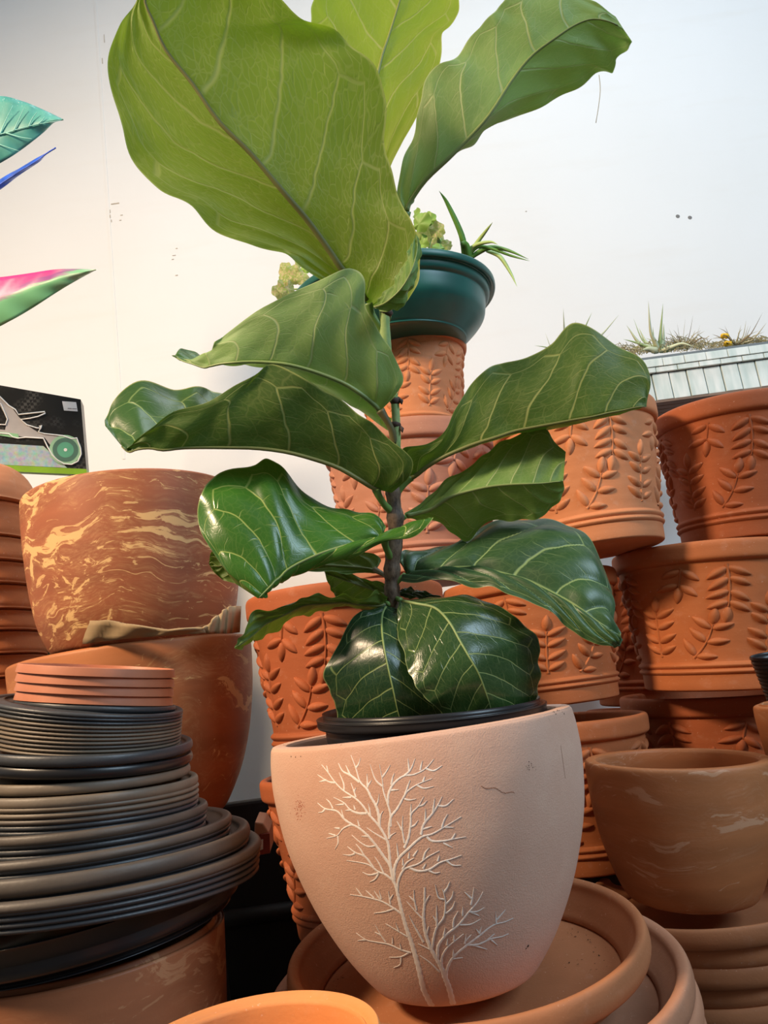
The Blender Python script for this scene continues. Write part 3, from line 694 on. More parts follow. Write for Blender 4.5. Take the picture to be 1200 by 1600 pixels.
def leaf(root, rows, m, face, bow=.10, ripple=.002, N=7.5, nv=120, nu=60, label=None, seed=0, mid_r=.0019, quilt=.0022, K=.22):
    rows = [[tuple(p) if len(p) == 3 else (*p, 0) for p in r] for r in rows]
    A = np.array(rows, float)                                    # S,3,3
    S = A.shape[0]
    def w(a): 
        u, v, dz = a[..., 0], a[..., 1], a[..., 2]; d = DS + dz
        F_, R_, U_ = np.array(FW), np.array(RT), np.array(UP)
        return np.array(CAM) + d[..., None] * (F_ + ((u - 600) / FPX)[..., None] * R_ - ((v - 800) / FPX)[..., None] * U_)
    W = w(A); rowsW = crv(W.reshape(S, 9), nv + 1).reshape(nv + 1, 3, 3)
    uu = np.linspace(-1, 1, nu + 1)
    a = np.abs(uu)[None, :, None]
    Lp, Mp, Rp = rowsW[:, 0:1], rowsW[:, 1:2], rowsW[:, 2:3]
    left = (uu < 0)[None, :, None]
    G = np.where(left, Mp + (Lp - Mp) * a, Mp + (Rp - Mp) * a)
    rq = np.random.RandomState(seed + 50); ph0 = rq.rand(4) * 6.28
    tt = np.linspace(0, 1, nv + 1)[:, None]; sd = np.sign(uu)[None, :]
    scal = .016 * np.abs(np.sin(np.pi * N * tt + ph0[0] + sd)) + .010 * np.sin(tt * 31 + ph0[1] + sd * 2) + .006 * np.sin(tt * 67 + ph0[2] + sd)
    scal = scal * np.clip(tt / .1, 0, 1) * np.clip((1 - tt) / .1, 0, 1)
    G = G + (np.where(left, Lp, Rp) - Mp) * (a ** 4) * scal[..., None]
    lw = np.linalg.norm(Lp - Mp, axis=2, keepdims=True); rw = np.linalg.norm(Rp - Mp, axis=2, keepdims=True)
    wid = np.where(left, lw, rw)
    du = np.gradient(G, axis=1); dvv = np.gradient(G, axis=0)
    nrm = np.cross(du, dvv); ln = np.linalg.norm(nrm, axis=2, keepdims=True); nrm = nrm / np.maximum(ln, 1e-12)
    # keep normals continuous where rows pinch
    vdir = G - np.array(CAM)
    wsum = (nrm * vdir)[:, :nu // 2].sum()
    sg = 1 if wsum < 0 else -1                                   # sg*nrm points to the camera on the L half
    topdir = sg if face == 'top' else -sg                        # topdir*nrm points out of the glossy side
    rr = np.random.RandomState(seed)
    t = np.linspace(0, 1, nv + 1)[:, None]; au = np.abs(uu)[None, :]
    side = (uu > 0)[None, :] * .5
    ph = (t - K * au ** 1.25) * N + side; fr = np.abs((ph % 1) - .5)
    env = np.clip(t / .06, 0, 1) * np.clip((1 - t) / .05, 0, 1)
    q = quilt * (np.sin(np.pi * np.clip(fr * 2, 0, 1)) ** .8 if False else (1 - (1 - np.clip(fr * 2, 0, 1)) ** 2)) * np.clip(au / .15, 0, 1) * np.clip((1.0 - au) / .25, 0, 1)
    p1, p2, p3 = rr.rand(3) * 6.28
    rip = ripple * au ** 3 * (np.sin(t * 22 + p1 + uu[None, :] * 1.5) + .6 * np.sin(t * 41 + p2) + .4 * np.sin(t * 63 + p3 + uu[None, :] * 2))
    rip += ripple * .5 * np.sin(t * 9 + p2 + uu[None, :] * 3) * np.clip(au * 2, 0, 1)
    h = (q + rip) * env
    bowh = bow * wid[..., 0] * 4 * au * (1 - au) * .5
    D_ = (h + bowh * env)[..., None] * topdir
    G = G + nrm * D_
    V = G.reshape(-1, 3) - np.array(root.location)
    k = nu + 1
    F = []
    flip = topdir < 0
    for j in range(nv):
        for i in range(nu):
            f = (j * k + i, j * k + i + 1, (j + 1) * k + i + 1, (j + 1) * k + i)
            F.append(f[::-1] if flip else f)
    me = bpy.data.meshes.new('leaf'); me.from_pydata(V.tolist(), [], F); me.update()
    me.polygons.foreach_set('use_smooth', [True] * len(F)); me.materials.append(m)
    uvl = me.uv_layers.new(name='UVMap')
    li = np.zeros(len(me.loops), int); me.loops.foreach_get('vertex_index', li)
    UVv = np.stack([np.tile(np.linspace(0, 1, k), nv + 1), np.repeat(np.linspace(0, 1, nv + 1), k)], 1)
    uvl.data.foreach_set('uv', UVv[li].ravel())
    o = link('leaf', me, root)
    if label: o['label'] = label
    # midrib: a tapering ridge on the underside
    ctr = G[:, nu // 2] - np.array(root.location)
    n_ = -(nrm[:, nu // 2 - 2] + nrm[:, nu // 2 + 2]) * topdir; n_ /= np.maximum(np.linalg.norm(n_, axis=1, keepdims=True), 1e-9)
    idx = list(range(2, nv - 3, 3))
    pts = [Vector(ctr[i] + n_[i] * .0004) for i in idx]
    V2, F2 = tube(pts, [mid_r * (1 - .8 * i / nv) for i in idx], 8)
    link('midrib', mesh('midrib', V2, F2, m_rib.get(m.name, m_rib['default'])), o)
    return o
m_rib = {'default': plain('midrib_pale', (.22, .30, .10), .45), 'leaf_young': plain('midrib_backlit', (.13, .14, .035), .7),  # young leaf's midrib painted dark, the way backlight makes it look
         'leaf_olive': plain('midrib_olive', (.15, .17, .05), .5), 'leaf_yellow_green': plain('midrib_young', (.25, .3, .08), .5)}

soilc = P(672, 1128, DS)
fig = empty('fiddle_leaf_fig', soilc)
tag(fig, 'tall fiddle leaf fig in a black nursery pot set inside the peach pot', 'plant')
# nursery pot: rim plane slightly tilted, partly above the peach pot
def nursery():
    T = P(672, 1119, DS); mm = tilt_frame(673, 1108, DS, 4.6, .085)
    R = 178 / FPX * DS; k_ = DS / FPX
    pr = smoothprof([(0, -.16, 1), (.085, -.16), (.092, -.155), (R * .93, -26 * k_, 1), (R * .93, -16 * k_), (R * .96, -15 * k_, 1), (R * .995, -13 * k_), (R * 1.0, -4 * k_), (R * 1.005, -1 * k_), (R * .985, 0), (R * .95, -2 * k_), (R * .93, -8 * k_), (.09, -.15), (0, -.15, 1)], 4)
    V, F = lathe(pr, 112); V = [mm @ Vector(v) - fig.location for v in V]
    obj('nursery_pot', V, F, MAT['black'], fig)
    V, F = lathe([(0, -.022), (R * .5, -.02), (R * .90, -.024)], 48)
    r = random.Random(2); V = [mm @ (Vector(v) + Vector((0, 0, r.uniform(-.002, .002)))) - fig.location for v in V]
    obj('soil', V, F[::-1], MAT['soil'], fig)
nursery()
# stem
def stem():
    t = NT('stem_bark'); c = t.coord(); sep = t.node('ShaderNodeSeparateXYZ'); t.t.links.new(c, sep.inputs[0])
    n = t.noise(t.vadd(c, (1, 1, .4), 'MULTIPLY'), 160, 5, .7); n2 = t.noise(c, 30, 3)
    z = t.math('ADD', sep.outputs[2], t.math('MULTIPLY', t.math('SUBTRACT', n2, .5), .06))
    bark = t.mix(t.mapr(n, .35, .65), (.045, .028, .018), (.22, .15, .10))
    green = t.mix(t.mapr(n2, .4, .6), (.20, .34, .09), (.32, .44, .17))
    zc = P(615, 745, DS).z - fig.location.z; zt = P(617, 690, DS).z - fig.location.z
    col = t.mix(t.mapr(z, zc, zt), bark, green)
    t.bsdf(col, .6, t.bump(n, .7, .0015)); 
    pts = [(600, 478), (603, 540), (611, 590), (618, 640), (619, 700), (614, 760), (618, 820), (613, 880), (613, 930), (622, 1000), (642, 1080), (668, 1140)]
    wpx = [8, 8.5, 6.5, 6.5, 7.5, 11, 13, 13, 12, 12, 12, 13]
    A = crv([(u, v, 0, w_) for (u, v), w_ in zip(pts, wpx)], 90)
    r = random.Random(9)
    V, F = tube([P(a[0], a[1], DS + .0) for a in A], [a[3] / FPX * DS * (1 + (.10 * math.sin(i * 1.1) + r.uniform(-.05, .05)) * (1 if a[1] > 720 else .25)) for i, a in enumerate(A)], 14)
    obj('stem', rel(V, fig), F, t.m, fig)
    # leaf scars: dark rings
    for (u, v, w_) in [(603, 489, 11), (617, 627, 9), (618, 664, 8.5), (616, 745, 12)]:
        V, F = tube([P(u, v - 5, DS), P(u + .5, v, DS), P(u, v + 5, DS)], [w_ * .75 * DS / FPX, w_ * DS / FPX, w_ * .7 * DS / FPX], 14)
        obj('bud_scar', rel(V, fig), F, bark_dark, fig)
    for pts_ in ([(622, 622), (628, 632)], [(623, 665), (629, 676)], [(611, 575), (604, 583)]):
        V, F = tube([P(*pts_[0], DS), P((pts_[0][0] + pts_[1][0]) / 2 + 2, (pts_[0][1] + pts_[1][1]) / 2, DS - .004), P(*pts_[1], DS - .006)], [.002, .0026, .0004], 8)
        obj('stipule', rel(V, fig), F, bark_dark, fig)
bark_dark = plain('dark_bark', (.07, .04, .03), .8, .8, 200)
stem()
PETM = plain('petiole_green', (.14, .25, .06), .45)
PETB = plain('petiole_brown', (.13, .11, .045), .5)
def petiole(o, pts, w_=6, m=None):
    A = crv([(*p, 0) if len(p) == 2 else p for p in pts], 14)
    V, F = tube([P(a[0], a[1], DS + a[2]) for a in A], [w_ / FPX * DS * (1.15 - .35 * math.sin(math.pi * i / 13)) for i in range(14)], 10)
    p = obj('petiole', rel(V, fig), F, m or PETM, o)

# A: the largest, upper left, seen from below
oA = leaf(fig, [
 [(572,472,-.005),(577,476,-.005),(584,481,-.005)], [(520,447,-.02),(557,447,-.015),(622,481,-.03)], [(475,420,-.03),(532,417,-.025),(645,452,-.045)], [(447,397,-.04),(515,392,-.03),(655,410,-.05)],
 [(400,384,-.045),(482,346,-.04),(650,365,-.05)], [(340,362,-.05),(447,305,-.05),(630,330,-.045)], [(298,322,-.055),(420,273,-.055),(612,280,-.045)],
 [(250,294,-.06),(388,236,-.06),(603,225,-.045)], [(203,240,-.065),(342,190,-.065),(596,150,-.05)], [(183,170,-.07),(300,130,-.07),(572,92,-.055)],
 [(170,100,-.075),(260,80,-.075),(528,50,-.06)], [(187,42,-.08),(240,35,-.08),(470,30,-.07)], [(211,0,-.085),(226,-5,-.085),(432,-8,-.075)], [(228,-45,-.09),(245,-55,-.09),(390,-50,-.085)], [(265,-85,-.09),(285,-90,-.09),(330,-85,-.09)]],
 LM['young'], 'under', bow=.10, ripple=.0025, label='largest leaf, backlit yellow-green', seed=1, mid_r=.0042, N=6.5, K=.42)
oAl = leaf(fig, [
 [(583,478,-.04),(584,480,-.04),(586,482,-.04)], [(598,462,-.055),(604,472,-.065),(612,486,-.055)], [(616,438,-.06),(626,452,-.075),(633,474,-.06)], [(630,412,-.062),(641,427,-.078),(647,444,-.06)], [(641,388,-.06),(650,400,-.07),(655,412,-.06)], [(650,366,-.055),(653,370,-.055),(655,374,-.055)]],
 LM['mid'], 'under', bow=-.1, ripple=.0015, label='folded basal lobe, paler green', seed=31, mid_r=.0012, N=5)
oAl.name = 'leaf_lobe'; oAl.parent = oA
petiole(oA, [(600,520,.004),(592,508,0),(580,490,-.004),(576,474,-.006)], 7)
# B: top centre, backlit
oB = leaf(fig, [
 [(596,474,.02),(599,474,.02),(602,474,.02)], [(560,400,.03),(592,400,.03),(604,360,.03)], [(530,320,.04),(588,310,.04),(604,280,.04)], [(505,240,.05),(585,225,.05),(628,228,.045)],
 [(488,160,.06),(586,145,.06),(662,155,.05)], [(483,90,.065),(596,92,.065),(686,103,.06)], [(485,38,.07),(608,55,.07),(690,55,.065)], [(492,2,.07),(622,10,.07),(712,28,.065)],
 [(515,-45,.07),(636,-40,.07),(716,-10,.065)], [(570,-95,.065),(648,-90,.065),(700,-60,.065)], [(630,-125,.06),(655,-125,.06),(672,-115,.06)]],
 LM['yellow'], 'under', bow=.08, label='bright yellow-green leaf at top centre', seed=2, mid_r=.003, N=6.5, K=.34)
# C: upper right, matte underside
oC = leaf(fig, [
 [(633,332,.02),(635,334,.02),(637,332,.02)], [(620,305,.02),(641,315,.02),(648,308,.02)], [(631,255,.018),(665,281,.01),(676,272,.02)], [(648,200,.015),(700,248,.0),(714,238,.03)],
 [(657,160,.01),(732,216,-.005),(745,213,.03)], [(675,115,.005),(764,180,-.01),(785,192,.03)], [(708,92,.0),(800,125,-.01),(840,167,.03)], [(738,55,-.005),(830,88,-.012),(888,143,.03)],
 [(766,27,-.01),(864,62,-.015),(932,118,.02)], [(786,4,-.012),(897,40,-.015),(958,114,.015)], [(830,-28,-.012),(925,30,-.015),(962,92,.01)], [(905,-4,-.012),(952,34,-.015),(982,74,.0)], [(962,26,-.012),(974,45,-.012),(987,64,-.008)]],
 LM['pale'], 'under', bow=-.10, ripple=.003, label='long grey-green leaf reaching to the upper right', seed=3, mid_r=.003)
petiole(oC, [(604,500,.006),(615,430,.02),(628,370,.03),(636,330,.02)], 6)
# D: upper left folded leaf
oD = leaf(fig, [
 [(597,640,-.01),(594,642,-.008),(598,648,.0)], [(622,612,-.02),(585,632,-.012),(612,655,.03)], [(629,588,-.025),(565,616,-.02),(612,668,.04)], [(612,550,-.03),(540,600,-.025),(600,668,.05)], [(592,522,-.035),(512,588,-.03),(570,650,.055)],
 [(573,482,-.04),(480,577,-.035),(525,620,.05)], [(567,440,-.045),(448,569,-.04),(470,590,.04)], [(549,421,-.045),(420,566,-.04),(435,575,.03)], [(503,437,-.045),(392,565,-.04),(400,568,.03)],
 [(448,462,-.045),(368,566,-.04),(372,566,.03)], [(400,488,-.045),(346,568,-.035),(345,560,.03)], [(354,520,-.04),(328,572,-.03),(322,558,.03)], [(338,534,-.035),(318,574,-.025),(305,550,.03)], [(332,545,-.03),(300,568,-.02),(285,550,.02)], [(300,562,-.01),(283,563,-.01),(274,554,.005)], [(274,558,0),(270,557,0),(268,555,0)]],
 LM['pale'], 'under', bow=-.12, ripple=.002, label='arching folded leaf, second from top on the left', seed=4, mid_r=.003)
petiole(oD, [(617,694,.0),(612,672,-.005),(603,655,-.008),(594,641,-.009)], 6.5, PETB)
# E: lower large folded leaf left
oE = leaf(fig, [
 [(612,770,-.02),(594,766,-.02),(600,755,-.01)], [(634,752,-.035),(580,760,-.025),(615,730,.02)], [(643,718,-.04),(560,748,-.03),(600,700,.03)], [(612,690,-.04),(528,730,-.035),(580,690,.04)],
 [(580,660,-.045),(490,717,-.04),(540,680,.045)], [(553,645,-.05),(448,706,-.045),(490,670,.05)], [(517,615,-.055),(400,700,-.05),(440,650,.05)], [(478,596,-.06),(352,699,-.055),(395,635,.05)],
 [(425,571,-.06),(312,699,-.06),(355,622,.045)], [(392,590,-.065),(282,700,-.06),(334,612,.04)], [(333,625,-.07),(255,703,-.065),(310,605,.035)], [(270,645,-.07),(234,700,-.065),(272,608,.03)],
 [(230,673,-.07),(214,702,-.065),(220,600,.02)], [(210,690,-.065),(203,706,-.06),(180,622,.005)], [(202,700,-.06),(195,702,-.05),(164,648,-.01)], [(198,706,-.055),(186,692,-.045),(164,665,-.02)]],
 LM['olive'], 'under', bow=-.10, ripple=.002, label='long folded leaf reaching furthest left, tip curled', seed=5, mid_r=.003)
petiole(oE, [(613,800,.0),(602,790,-.01),(592,775,-.018),(588,764,-.02)], 6.5)
# F: glossy left leaf
oF = leaf(fig, [
 [(600,834,-.03),(604,838,-.03),(625,830,-.04)], [(598,815,-.02),(594,840,-.03),(676,808,-.05)], [(585,806,-.015),(575,843,-.035),(650,835,-.055)], [(554,800,-.01),(540,852,-.045),(605,846,-.05)],
 [(521,793,-.01),(508,862,-.055),(552,866,-.045)], [(475,770,-.01),(475,876,-.065),(508,881,-.04)], [(440,735,-.01),(450,890,-.075),(478,892,-.04)], [(416,716,-.015),(438,902,-.08),(455,898,-.045)], [(384,731,-.02),(430,908,-.085),(440,905,-.05)],
 [(340,742,-.03),(424,915,-.09),(432,912,-.06)], [(315,775,-.045),(417,922,-.092),(425,918,-.07)], [(311,820,-.06),(411,928,-.094),(418,925,-.08)], [(335,866,-.075),(407,932,-.095),(412,930,-.085)], [(368,912,-.085),(403,935,-.095),(406,934,-.09)]],
 LM['gloss'], 'top', bow=.10, ripple=.002, label='broad glossy leaf at middle left', seed=6, mid_r=.002)
petiole(oF, [(616,878,.0),(608,866,-.008),(602,852,-.02),(600,838,-.032)], 6.5)
# F2, G: small leaves behind
oF2 = leaf(fig, [
 [(590,888,.02),(588,892,.02),(590,894,.02)], [(590,868,.03),(570,888,.025),(575,896,.02)], [(540,858,.04),(520,884,.03),(525,894,.02)], [(470,840,.05),(460,882,.04),(460,896,.03)], [(400,835,.05),(400,882,.05),(400,915,.04)],
 [(355,855,.05),(362,882,.05),(370,912,.045)], [(332,862,.05),(340,885,.05),(345,903,.045)], [(326,880,.05),(328,884,.05),(330,888,.05)]], LM['olive'], 'under', label='leaf mostly hidden behind the glossy one', seed=7, mid_r=.0015)
petiole(oF2, [(612,907,.0),(600,898,.008),(585,890,.02)], 4.5, PETB)
oG = leaf(fig, [
 [(604,926,.005),(606,930,.005),(606,934,.005)], [(602,913,.015),(598,927,.01),(600,942,.02)], [(575,906,.025),(572,918,.02),(575,944,.04)], [(540,893,.035),(545,909,.03),(548,940,.05)], [(515,891,.04),(520,900,.04),(522,928,.05)], [(507,893,.045),(508,896,.045),(510,905,.05)]],
 LM['olive'], 'under', label='small upright leaf at the foot of the stem', seed=8, mid_r=.0013, N=4.5)  # shade on this leaf put into its colour by the darker olive
# H: lower left, near edge-on
oH = leaf(fig, [
 [(606,934,-.005),(606,942,-.005),(604,950,0)], [(597,930,-.03),(590,946,-.015),(588,953,.02)], [(565,938,-.045),(562,944,-.03),(566,950,.03)], [(537,926,-.055),(535,941,-.04),(535,950,.04)], [(502,934,-.06),(505,943,-.045),(506,951,.04)],
 [(470,931,-.065),(474,946,-.05),(478,957,.03)], [(440,946,-.07),(445,960,-.055),(452,968,.02)], [(402,958,-.07),(415,975,-.06),(428,984,.0)], [(384,980,-.075),(398,990,-.065),(405,999,-.02)], [(374,1000,-.075),(382,1003,-.07),(388,1010,-.04)], [(366,1012,-.075),(367,1013,-.075),(369,1014,-.07)]],
 LM['olive'], 'under', bow=-.10, ripple=.0035, label='narrow-looking drooping leaf at lower left', seed=9, mid_r=.0016)  # darker olive colour stands in for the shade on this leaf
petiole(oH, [(614,935,.0),(610,945,-.002),(606,944,-.005)], 5)
# I: right, large olive underside
oI = leaf(fig, [
 [(641,744,-.0),(640,748,-.0),(644,750,.01)], [(627,712,-.02),(650,742,-.005),(668,728,.03)], [(634,697,-.025),(668,728,-.01),(690,712,.04)], [(669,695,-.025),(688,716,-.015),(712,700,.05)], [(696,672,-.025),(712,705,-.02),(740,690,.055)],
 [(712,640,-.025),(742,693,-.025),(770,680,.055)], [(732,606,-.02),(775,683,-.03),(800,672,.055)], [(757,581,-.02),(805,673,-.03),(830,668,.055)], [(786,566,-.02),(835,667,-.035),(855,668,.05)], [(824,560,-.02),(868,661,-.04),(885,664,.045)],
 [(862,537,-.02),(900,655,-.045),(915,658,.04)], [(897,508,-.02),(925,651,-.05),(940,652,.03)], [(935,520,-.025),(950,645,-.05),(962,646,.02)], [(975,545,-.03),(972,641,-.05),(980,640,.01)], [(1006,570,-.035),(990,637,-.05),(994,636,0)], [(1014,600,-.04),(1004,635,-.05),(1005,634,-.02)], [(1010,636,-.045),(1009,636,-.048),(1009,635,-.04)]],
 LM['olive'], 'under', bow=-.10, ripple=.002, label='large olive leaf reaching right, below the tray', seed=10, mid_r=.003)
petiole(oI, [(616,782,.0),(622,768,.0),(632,755,0),(641,745,0)], 7)
# J: right middle underside
oJ = leaf(fig, [
 [(632,802,.005),(633,806,.005),(634,810,.005)], [(655,788,.01),(652,802,.005),(658,812,.02)], [(680,768,.01),(675,795,.0),(682,815,.02)], [(712,742,.01),(705,776,-.01),(704,830,.02)], [(740,722,.01),(738,766,-.015),(731,843,.02)],
 [(765,705,.01),(768,760,-.02),(762,818,.01)], [(791,686,.01),(798,757,-.025),(802,813,.0)], [(815,678,.01),(826,756,-.03),(835,810,-.005)], [(840,665,.005),(848,755,-.03),(857,800,-.01)], [(863,686,.0),(866,753,-.03),(873,780,-.015)], [(884,706,-.01),(880,752,-.03),(882,762,-.02)]],
 LM['mid'], 'under', bow=-.10, ripple=.002, label='matte green leaf right of the stem, seen from below', seed=11, mid_r=.0026)
petiole(oJ, [(618,822,.0),(624,815,.003),(632,806,.005)], 5)
# K: lower right glossy
oK = leaf(fig, [
 [(634,894,.0),(633,899,0),(630,904,0)], [(625,880,.01),(648,896,-.002),(628,910,-.01)], [(633,860,.02),(668,892,-.005),(660,906,-.02)], [(672,857,.03),(694,888,-.01),(692,908,-.03)], [(706,846,.035),(722,886,-.015),(728,915,-.04)],
 [(740,832,.04),(750,887,-.02),(764,914,-.05)], [(784,814,.04),(786,896,-.03),(796,924,-.06)], [(838,809,.035),(824,907,-.04),(834,944,-.065)], [(888,820,.02),(858,923,-.05),(868,965,-.07)], [(920,846,.0),(886,938,-.06),(892,983,-.075)],
 [(938,885,-.02),(910,953,-.07),(914,998,-.08)], [(958,918,-.035),(930,968,-.075),(936,1008,-.085)], [(955,958,-.055),(950,982,-.08),(954,1010,-.085)], [(966,988,-.07),(962,996,-.08),(962,1010,-.085)], [(973,1000,-.08),(971,1004,-.082),(969,1009,-.084)]],
 LM['greyed'], 'top', bow=.14, ripple=.0025, label='glossy dark leaf drooping to the lower right', seed=12, mid_r=.002, quilt=.0045)
petiole(oK, [(612,915,.0),(618,912,-.002),(625,905,-.002),(634,899,0)], 5)
# N: dark lower centre leaf hanging into the pot
oN = leaf(fig, [
 [(602,944,-.01),(604,946,-.01),(607,948,-.01)], [(577,952,-.02),(597,962,-.025),(632,955,-.02)], [(552,966,-.03),(597,985,-.045),(650,975,-.035)], [(527,1010,-.04),(600,1010,-.065),(662,1010,-.05)],
 [(508,1058,-.045),(607,1045,-.078),(676,1050,-.065)], [(522,1095,-.045),(615,1080,-.084),(686,1088,-.07)], [(528,1122,-.04),(622,1112,-.084),(690,1116,-.07)], [(545,1145,-.035),(630,1140,-.08),(686,1138,-.065)], [(600,1165,-.04),(638,1165,-.07),(665,1160,-.06)]],
 LM['dark'], 'top', bow=.02, ripple=.0014, label='dark green leaf hanging in front of the nursery pot', seed=13, mid_r=.0016, quilt=.0006)
petiole(oN, [(612,938,.0),(608,941,-.004),(604,945,-.008)], 5)
# O: the right one of the pair
oO = leaf(fig, [
 [(624,938,-.015),(626,938,-.015),(630,938,-.015)], [(621,966,-.035),(650,943,-.03),(680,936,-.02)], [(622,990,-.05),(680,950,-.045),(732,931,-.025)], [(632,1022,-.075),(702,972,-.065),(782,947,-.035)],
 [(640,1050,-.09),(718,1000,-.08),(816,976,-.035)], [(652,1074,-.097),(733,1026,-.092),(844,1004,-.03)], [(672,1096,-.098),(747,1050,-.096),(839,1040,-.025)], [(694,1118,-.09),(758,1078,-.094),(840,1078,-.02)], [(712,1136,-.085),(766,1104,-.088),(836,1098,-.025)], [(740,1146,-.075),(772,1128,-.075),(815,1122,-.04)]],
 LM['gloss'], 'top', bow=.045, ripple=.0016, label='round glossy leaf over the nursery pot rim', seed=14, mid_r=.002, quilt=.0007)
# shared dark tone for O comes from its own variant
oO.material_slots[0].link = 'OBJECT'; oO.material_slots[0].material = LM['dark_olive']
petiole(oO, [(614,930,.0),(619,934,-.006),(626,938,-.014)], 4)
# P: little leaf base behind O
oP = leaf(fig, [[(622,925,.0),(622,928,.0),(622,931,0)], [(632,919,.01),(640,926,.01),(650,936,.01)], [(655,922,.02),(662,929,.02),(668,938,.02)], [(690,932,.03),(692,936,.03),(694,940,.03)]], LM['dark'], 'top', label='small leaf tip at the base of the stem', seed=15, N=3.5, mid_r=.001)
# fibre hanging from the tip of C
V, F = tube([P(a[0], a[1], DS + .0) for a in crv([(936, 117), (938, 140), (935, 168), (931, 192)], 12)], .0004, 6)
obj('dry_fibre', rel(V, fig), F, plain('fibre', (.35, .33, .22), .7), oC)

# ---------------------------------------------------------------- green planter with small plants
def planter():
    d = 1.5; T, B = axis_fit(613, 472, 632, 566, d)
    Bt = P(632, 548, d); ax = (T - B).normalized(); 
    mm = tilt_frame(613, 470, d, 8, -.42); R = 160 / FPX * d; k = d / FPX
    root = empty('potted_greenery', mat=mm); tag(root, 'dark green plastic planter of small leafy plants on the stacked pots', 'planter')
    pr = smoothprof([(0, -82 * k, 1), (R * .60, -82 * k), (R * .66, -79 * k), (R * .70, -74 * k), (R * .77, -64 * k), (R * .82, -56 * k), (R * .865, -46 * k), (R * .885, -30 * k), (R * .89, -22 * k, 1), (R * .93, -18 * k), (R * .945, -8 * k, 1), (R * .985, -10 * k), (R, -6 * k), (R * .995, 0), (R * .95, 2 * k), (R * .92, -6 * k), (R * .86, -30 * k), (R * .6, -74 * k), (0, -74 * k, 1)], 4)
    link('pot', mesh('pot', *lathe(pr, 112), MAT['green_plastic']), root)
    link('soil', mesh('soil', *lathe([(0, -10 * k), (R * .9, -12 * k)], 48), MAT['soil']), root)
    return root, mm
PL, PLM = planter()
PLI = PLM.inverted()
def blade(pts, w0, m, nm, parent, inv=None, fold=.35, n=18, facing=None):
    """tapered strap leaf along pixel points (u,v,depth)"""
    A = crv(pts, n); C3 = [P(a[0], a[1], a[2]) for a in A]; V = []
    for i, p in enumerate(C3):
        t = (C3[min(i + 1, n - 1)] - C3[max(i - 1, 0)]).normalized()
        vdir = (p - CAM).normalized() if facing is None else facing
        s = t.cross(vdir).normalized(); nn = s.cross(t)
        q = i / (n - 1); w_ = w0 * (min(1, .55 + q * 2) * (1 - q ** 2.2) + .02)
        V += [p - s * w_, p + nn * w_ * fold, p + s * w_, p - nn * w_ * fold * .4]
    F = [(i * 4 + j, i * 4 + (j + 1) % 4, (i + 1) * 4 + (j + 1) % 4, (i + 1) * 4 + j) for i in range(n - 1) for j in range(4)]
    if inv is not None: V = [inv @ Vector(v) for v in V]
    return V, F
SPG = plain('spider_plant_green', (.13, .3, .05), .45); SPL = plain('spider_plant_pale', (.42, .58, .2), .45); 
b0 = [((725,405),(722,370),(700,320),(686,298),7,SPG),((728,408),(745,380),(760,360),(770,347),5,SPL),((728,408),(760,388),(790,390),(826,405),6,SPG),((728,408),(750,385),(800,400),(828,408),4,SPG),((760,392),(780,400),(797,425),(808,448),5,SPL),((728,405),(740,385),(765,378),(778,382),5,SPL),((735,410),(728,385),(722,380),(720,378),9,SPG),((700,400),(690,385),(686,378),(684,370),8,SPG)]
for p0, p1, p2, p3, w_, m in b0:
    V, F = blade([(*p0, 1.5), (*p1, 1.49), (*p2, 1.47), (*p3, 1.45)], w_ * .72 / FPX * 1.5, m, 'blade', PL, PLI)
    obj('blade', V, F, m, PL)
def spotted():
    t = NT('spotted_leaf'); c = t.coord(); n = t.noise(c, 260, 3)
    a = t.mix(t.mapr(n, .46, .56), (.30, .42, .09), (.62, .50, .30)); a = t.mix(t.mapr(t.noise(c, 30, 2), .5, .7), a, (.27, .42, .07))
    b = t.bsdf(a, .5, link=False); tr_ = t.node('ShaderNodeBsdfTranslucent'); t.set(tr_.inputs[0], (.6, .62, .2)); mx = t.node('ShaderNodeMixShader'); mx.inputs[0].default_value = .4
    t.t.links.new(b, mx.inputs[1]); t.t.links.new(tr_.outputs[0], mx.inputs[2]); t.t.links.new(mx.outputs[0], t.out.inputs[0]); return t.m
SPT = spotted()
def small_leaf(c, R, seed, parent, inv, m):
    """ruffled heart-shaped leaflet"""
    r = random.Random(seed); n = 26; ring = []
    axis = Vector((r.uniform(-1, 1), r.uniform(-1, .2), r.uniform(-.2, 1))).normalized()
    nrm = (-(c - CAM).normalized() + .8 * Vector((r.uniform(-1, 1), r.uniform(-1, 1), r.uniform(-.2, 1)))).normalized()
    axis = (axis - nrm * axis.dot(nrm)).normalized(); s = nrm.cross(axis)
    V = [c]; F = []
    for k in range(1, 4):
        for i in range(n):
            a = 2 * math.pi * i / n; rr = R * k / 3 * (1 + .28 * math.cos(a) + .07 * math.sin(a * 7 + seed))
            V.append(c + axis * rr * math.cos(a) + s * rr * .85 * math.sin(a) + nrm * (R * .14 * (k / 3) ** 2 * math.sin(a * 5 + seed) - .2 * R * (k / 3) ** 2))
    for i in range(n): F.append((0, 1 + i, 1 + (i + 1) % n))
    for k in range(2):
        for i in range(n): F.append((1 + k * n + i, 1 + (k + 1) * n + i, 1 + (k + 1) * n + (i + 1) % n, 1 + k * n + (i + 1) % n))
    obj('leaflet', [inv @ v for v in V], F, m, parent)
r_ = random.Random(21)
GL = plain('fresh_leaf', (.22, .4, .07), .5)
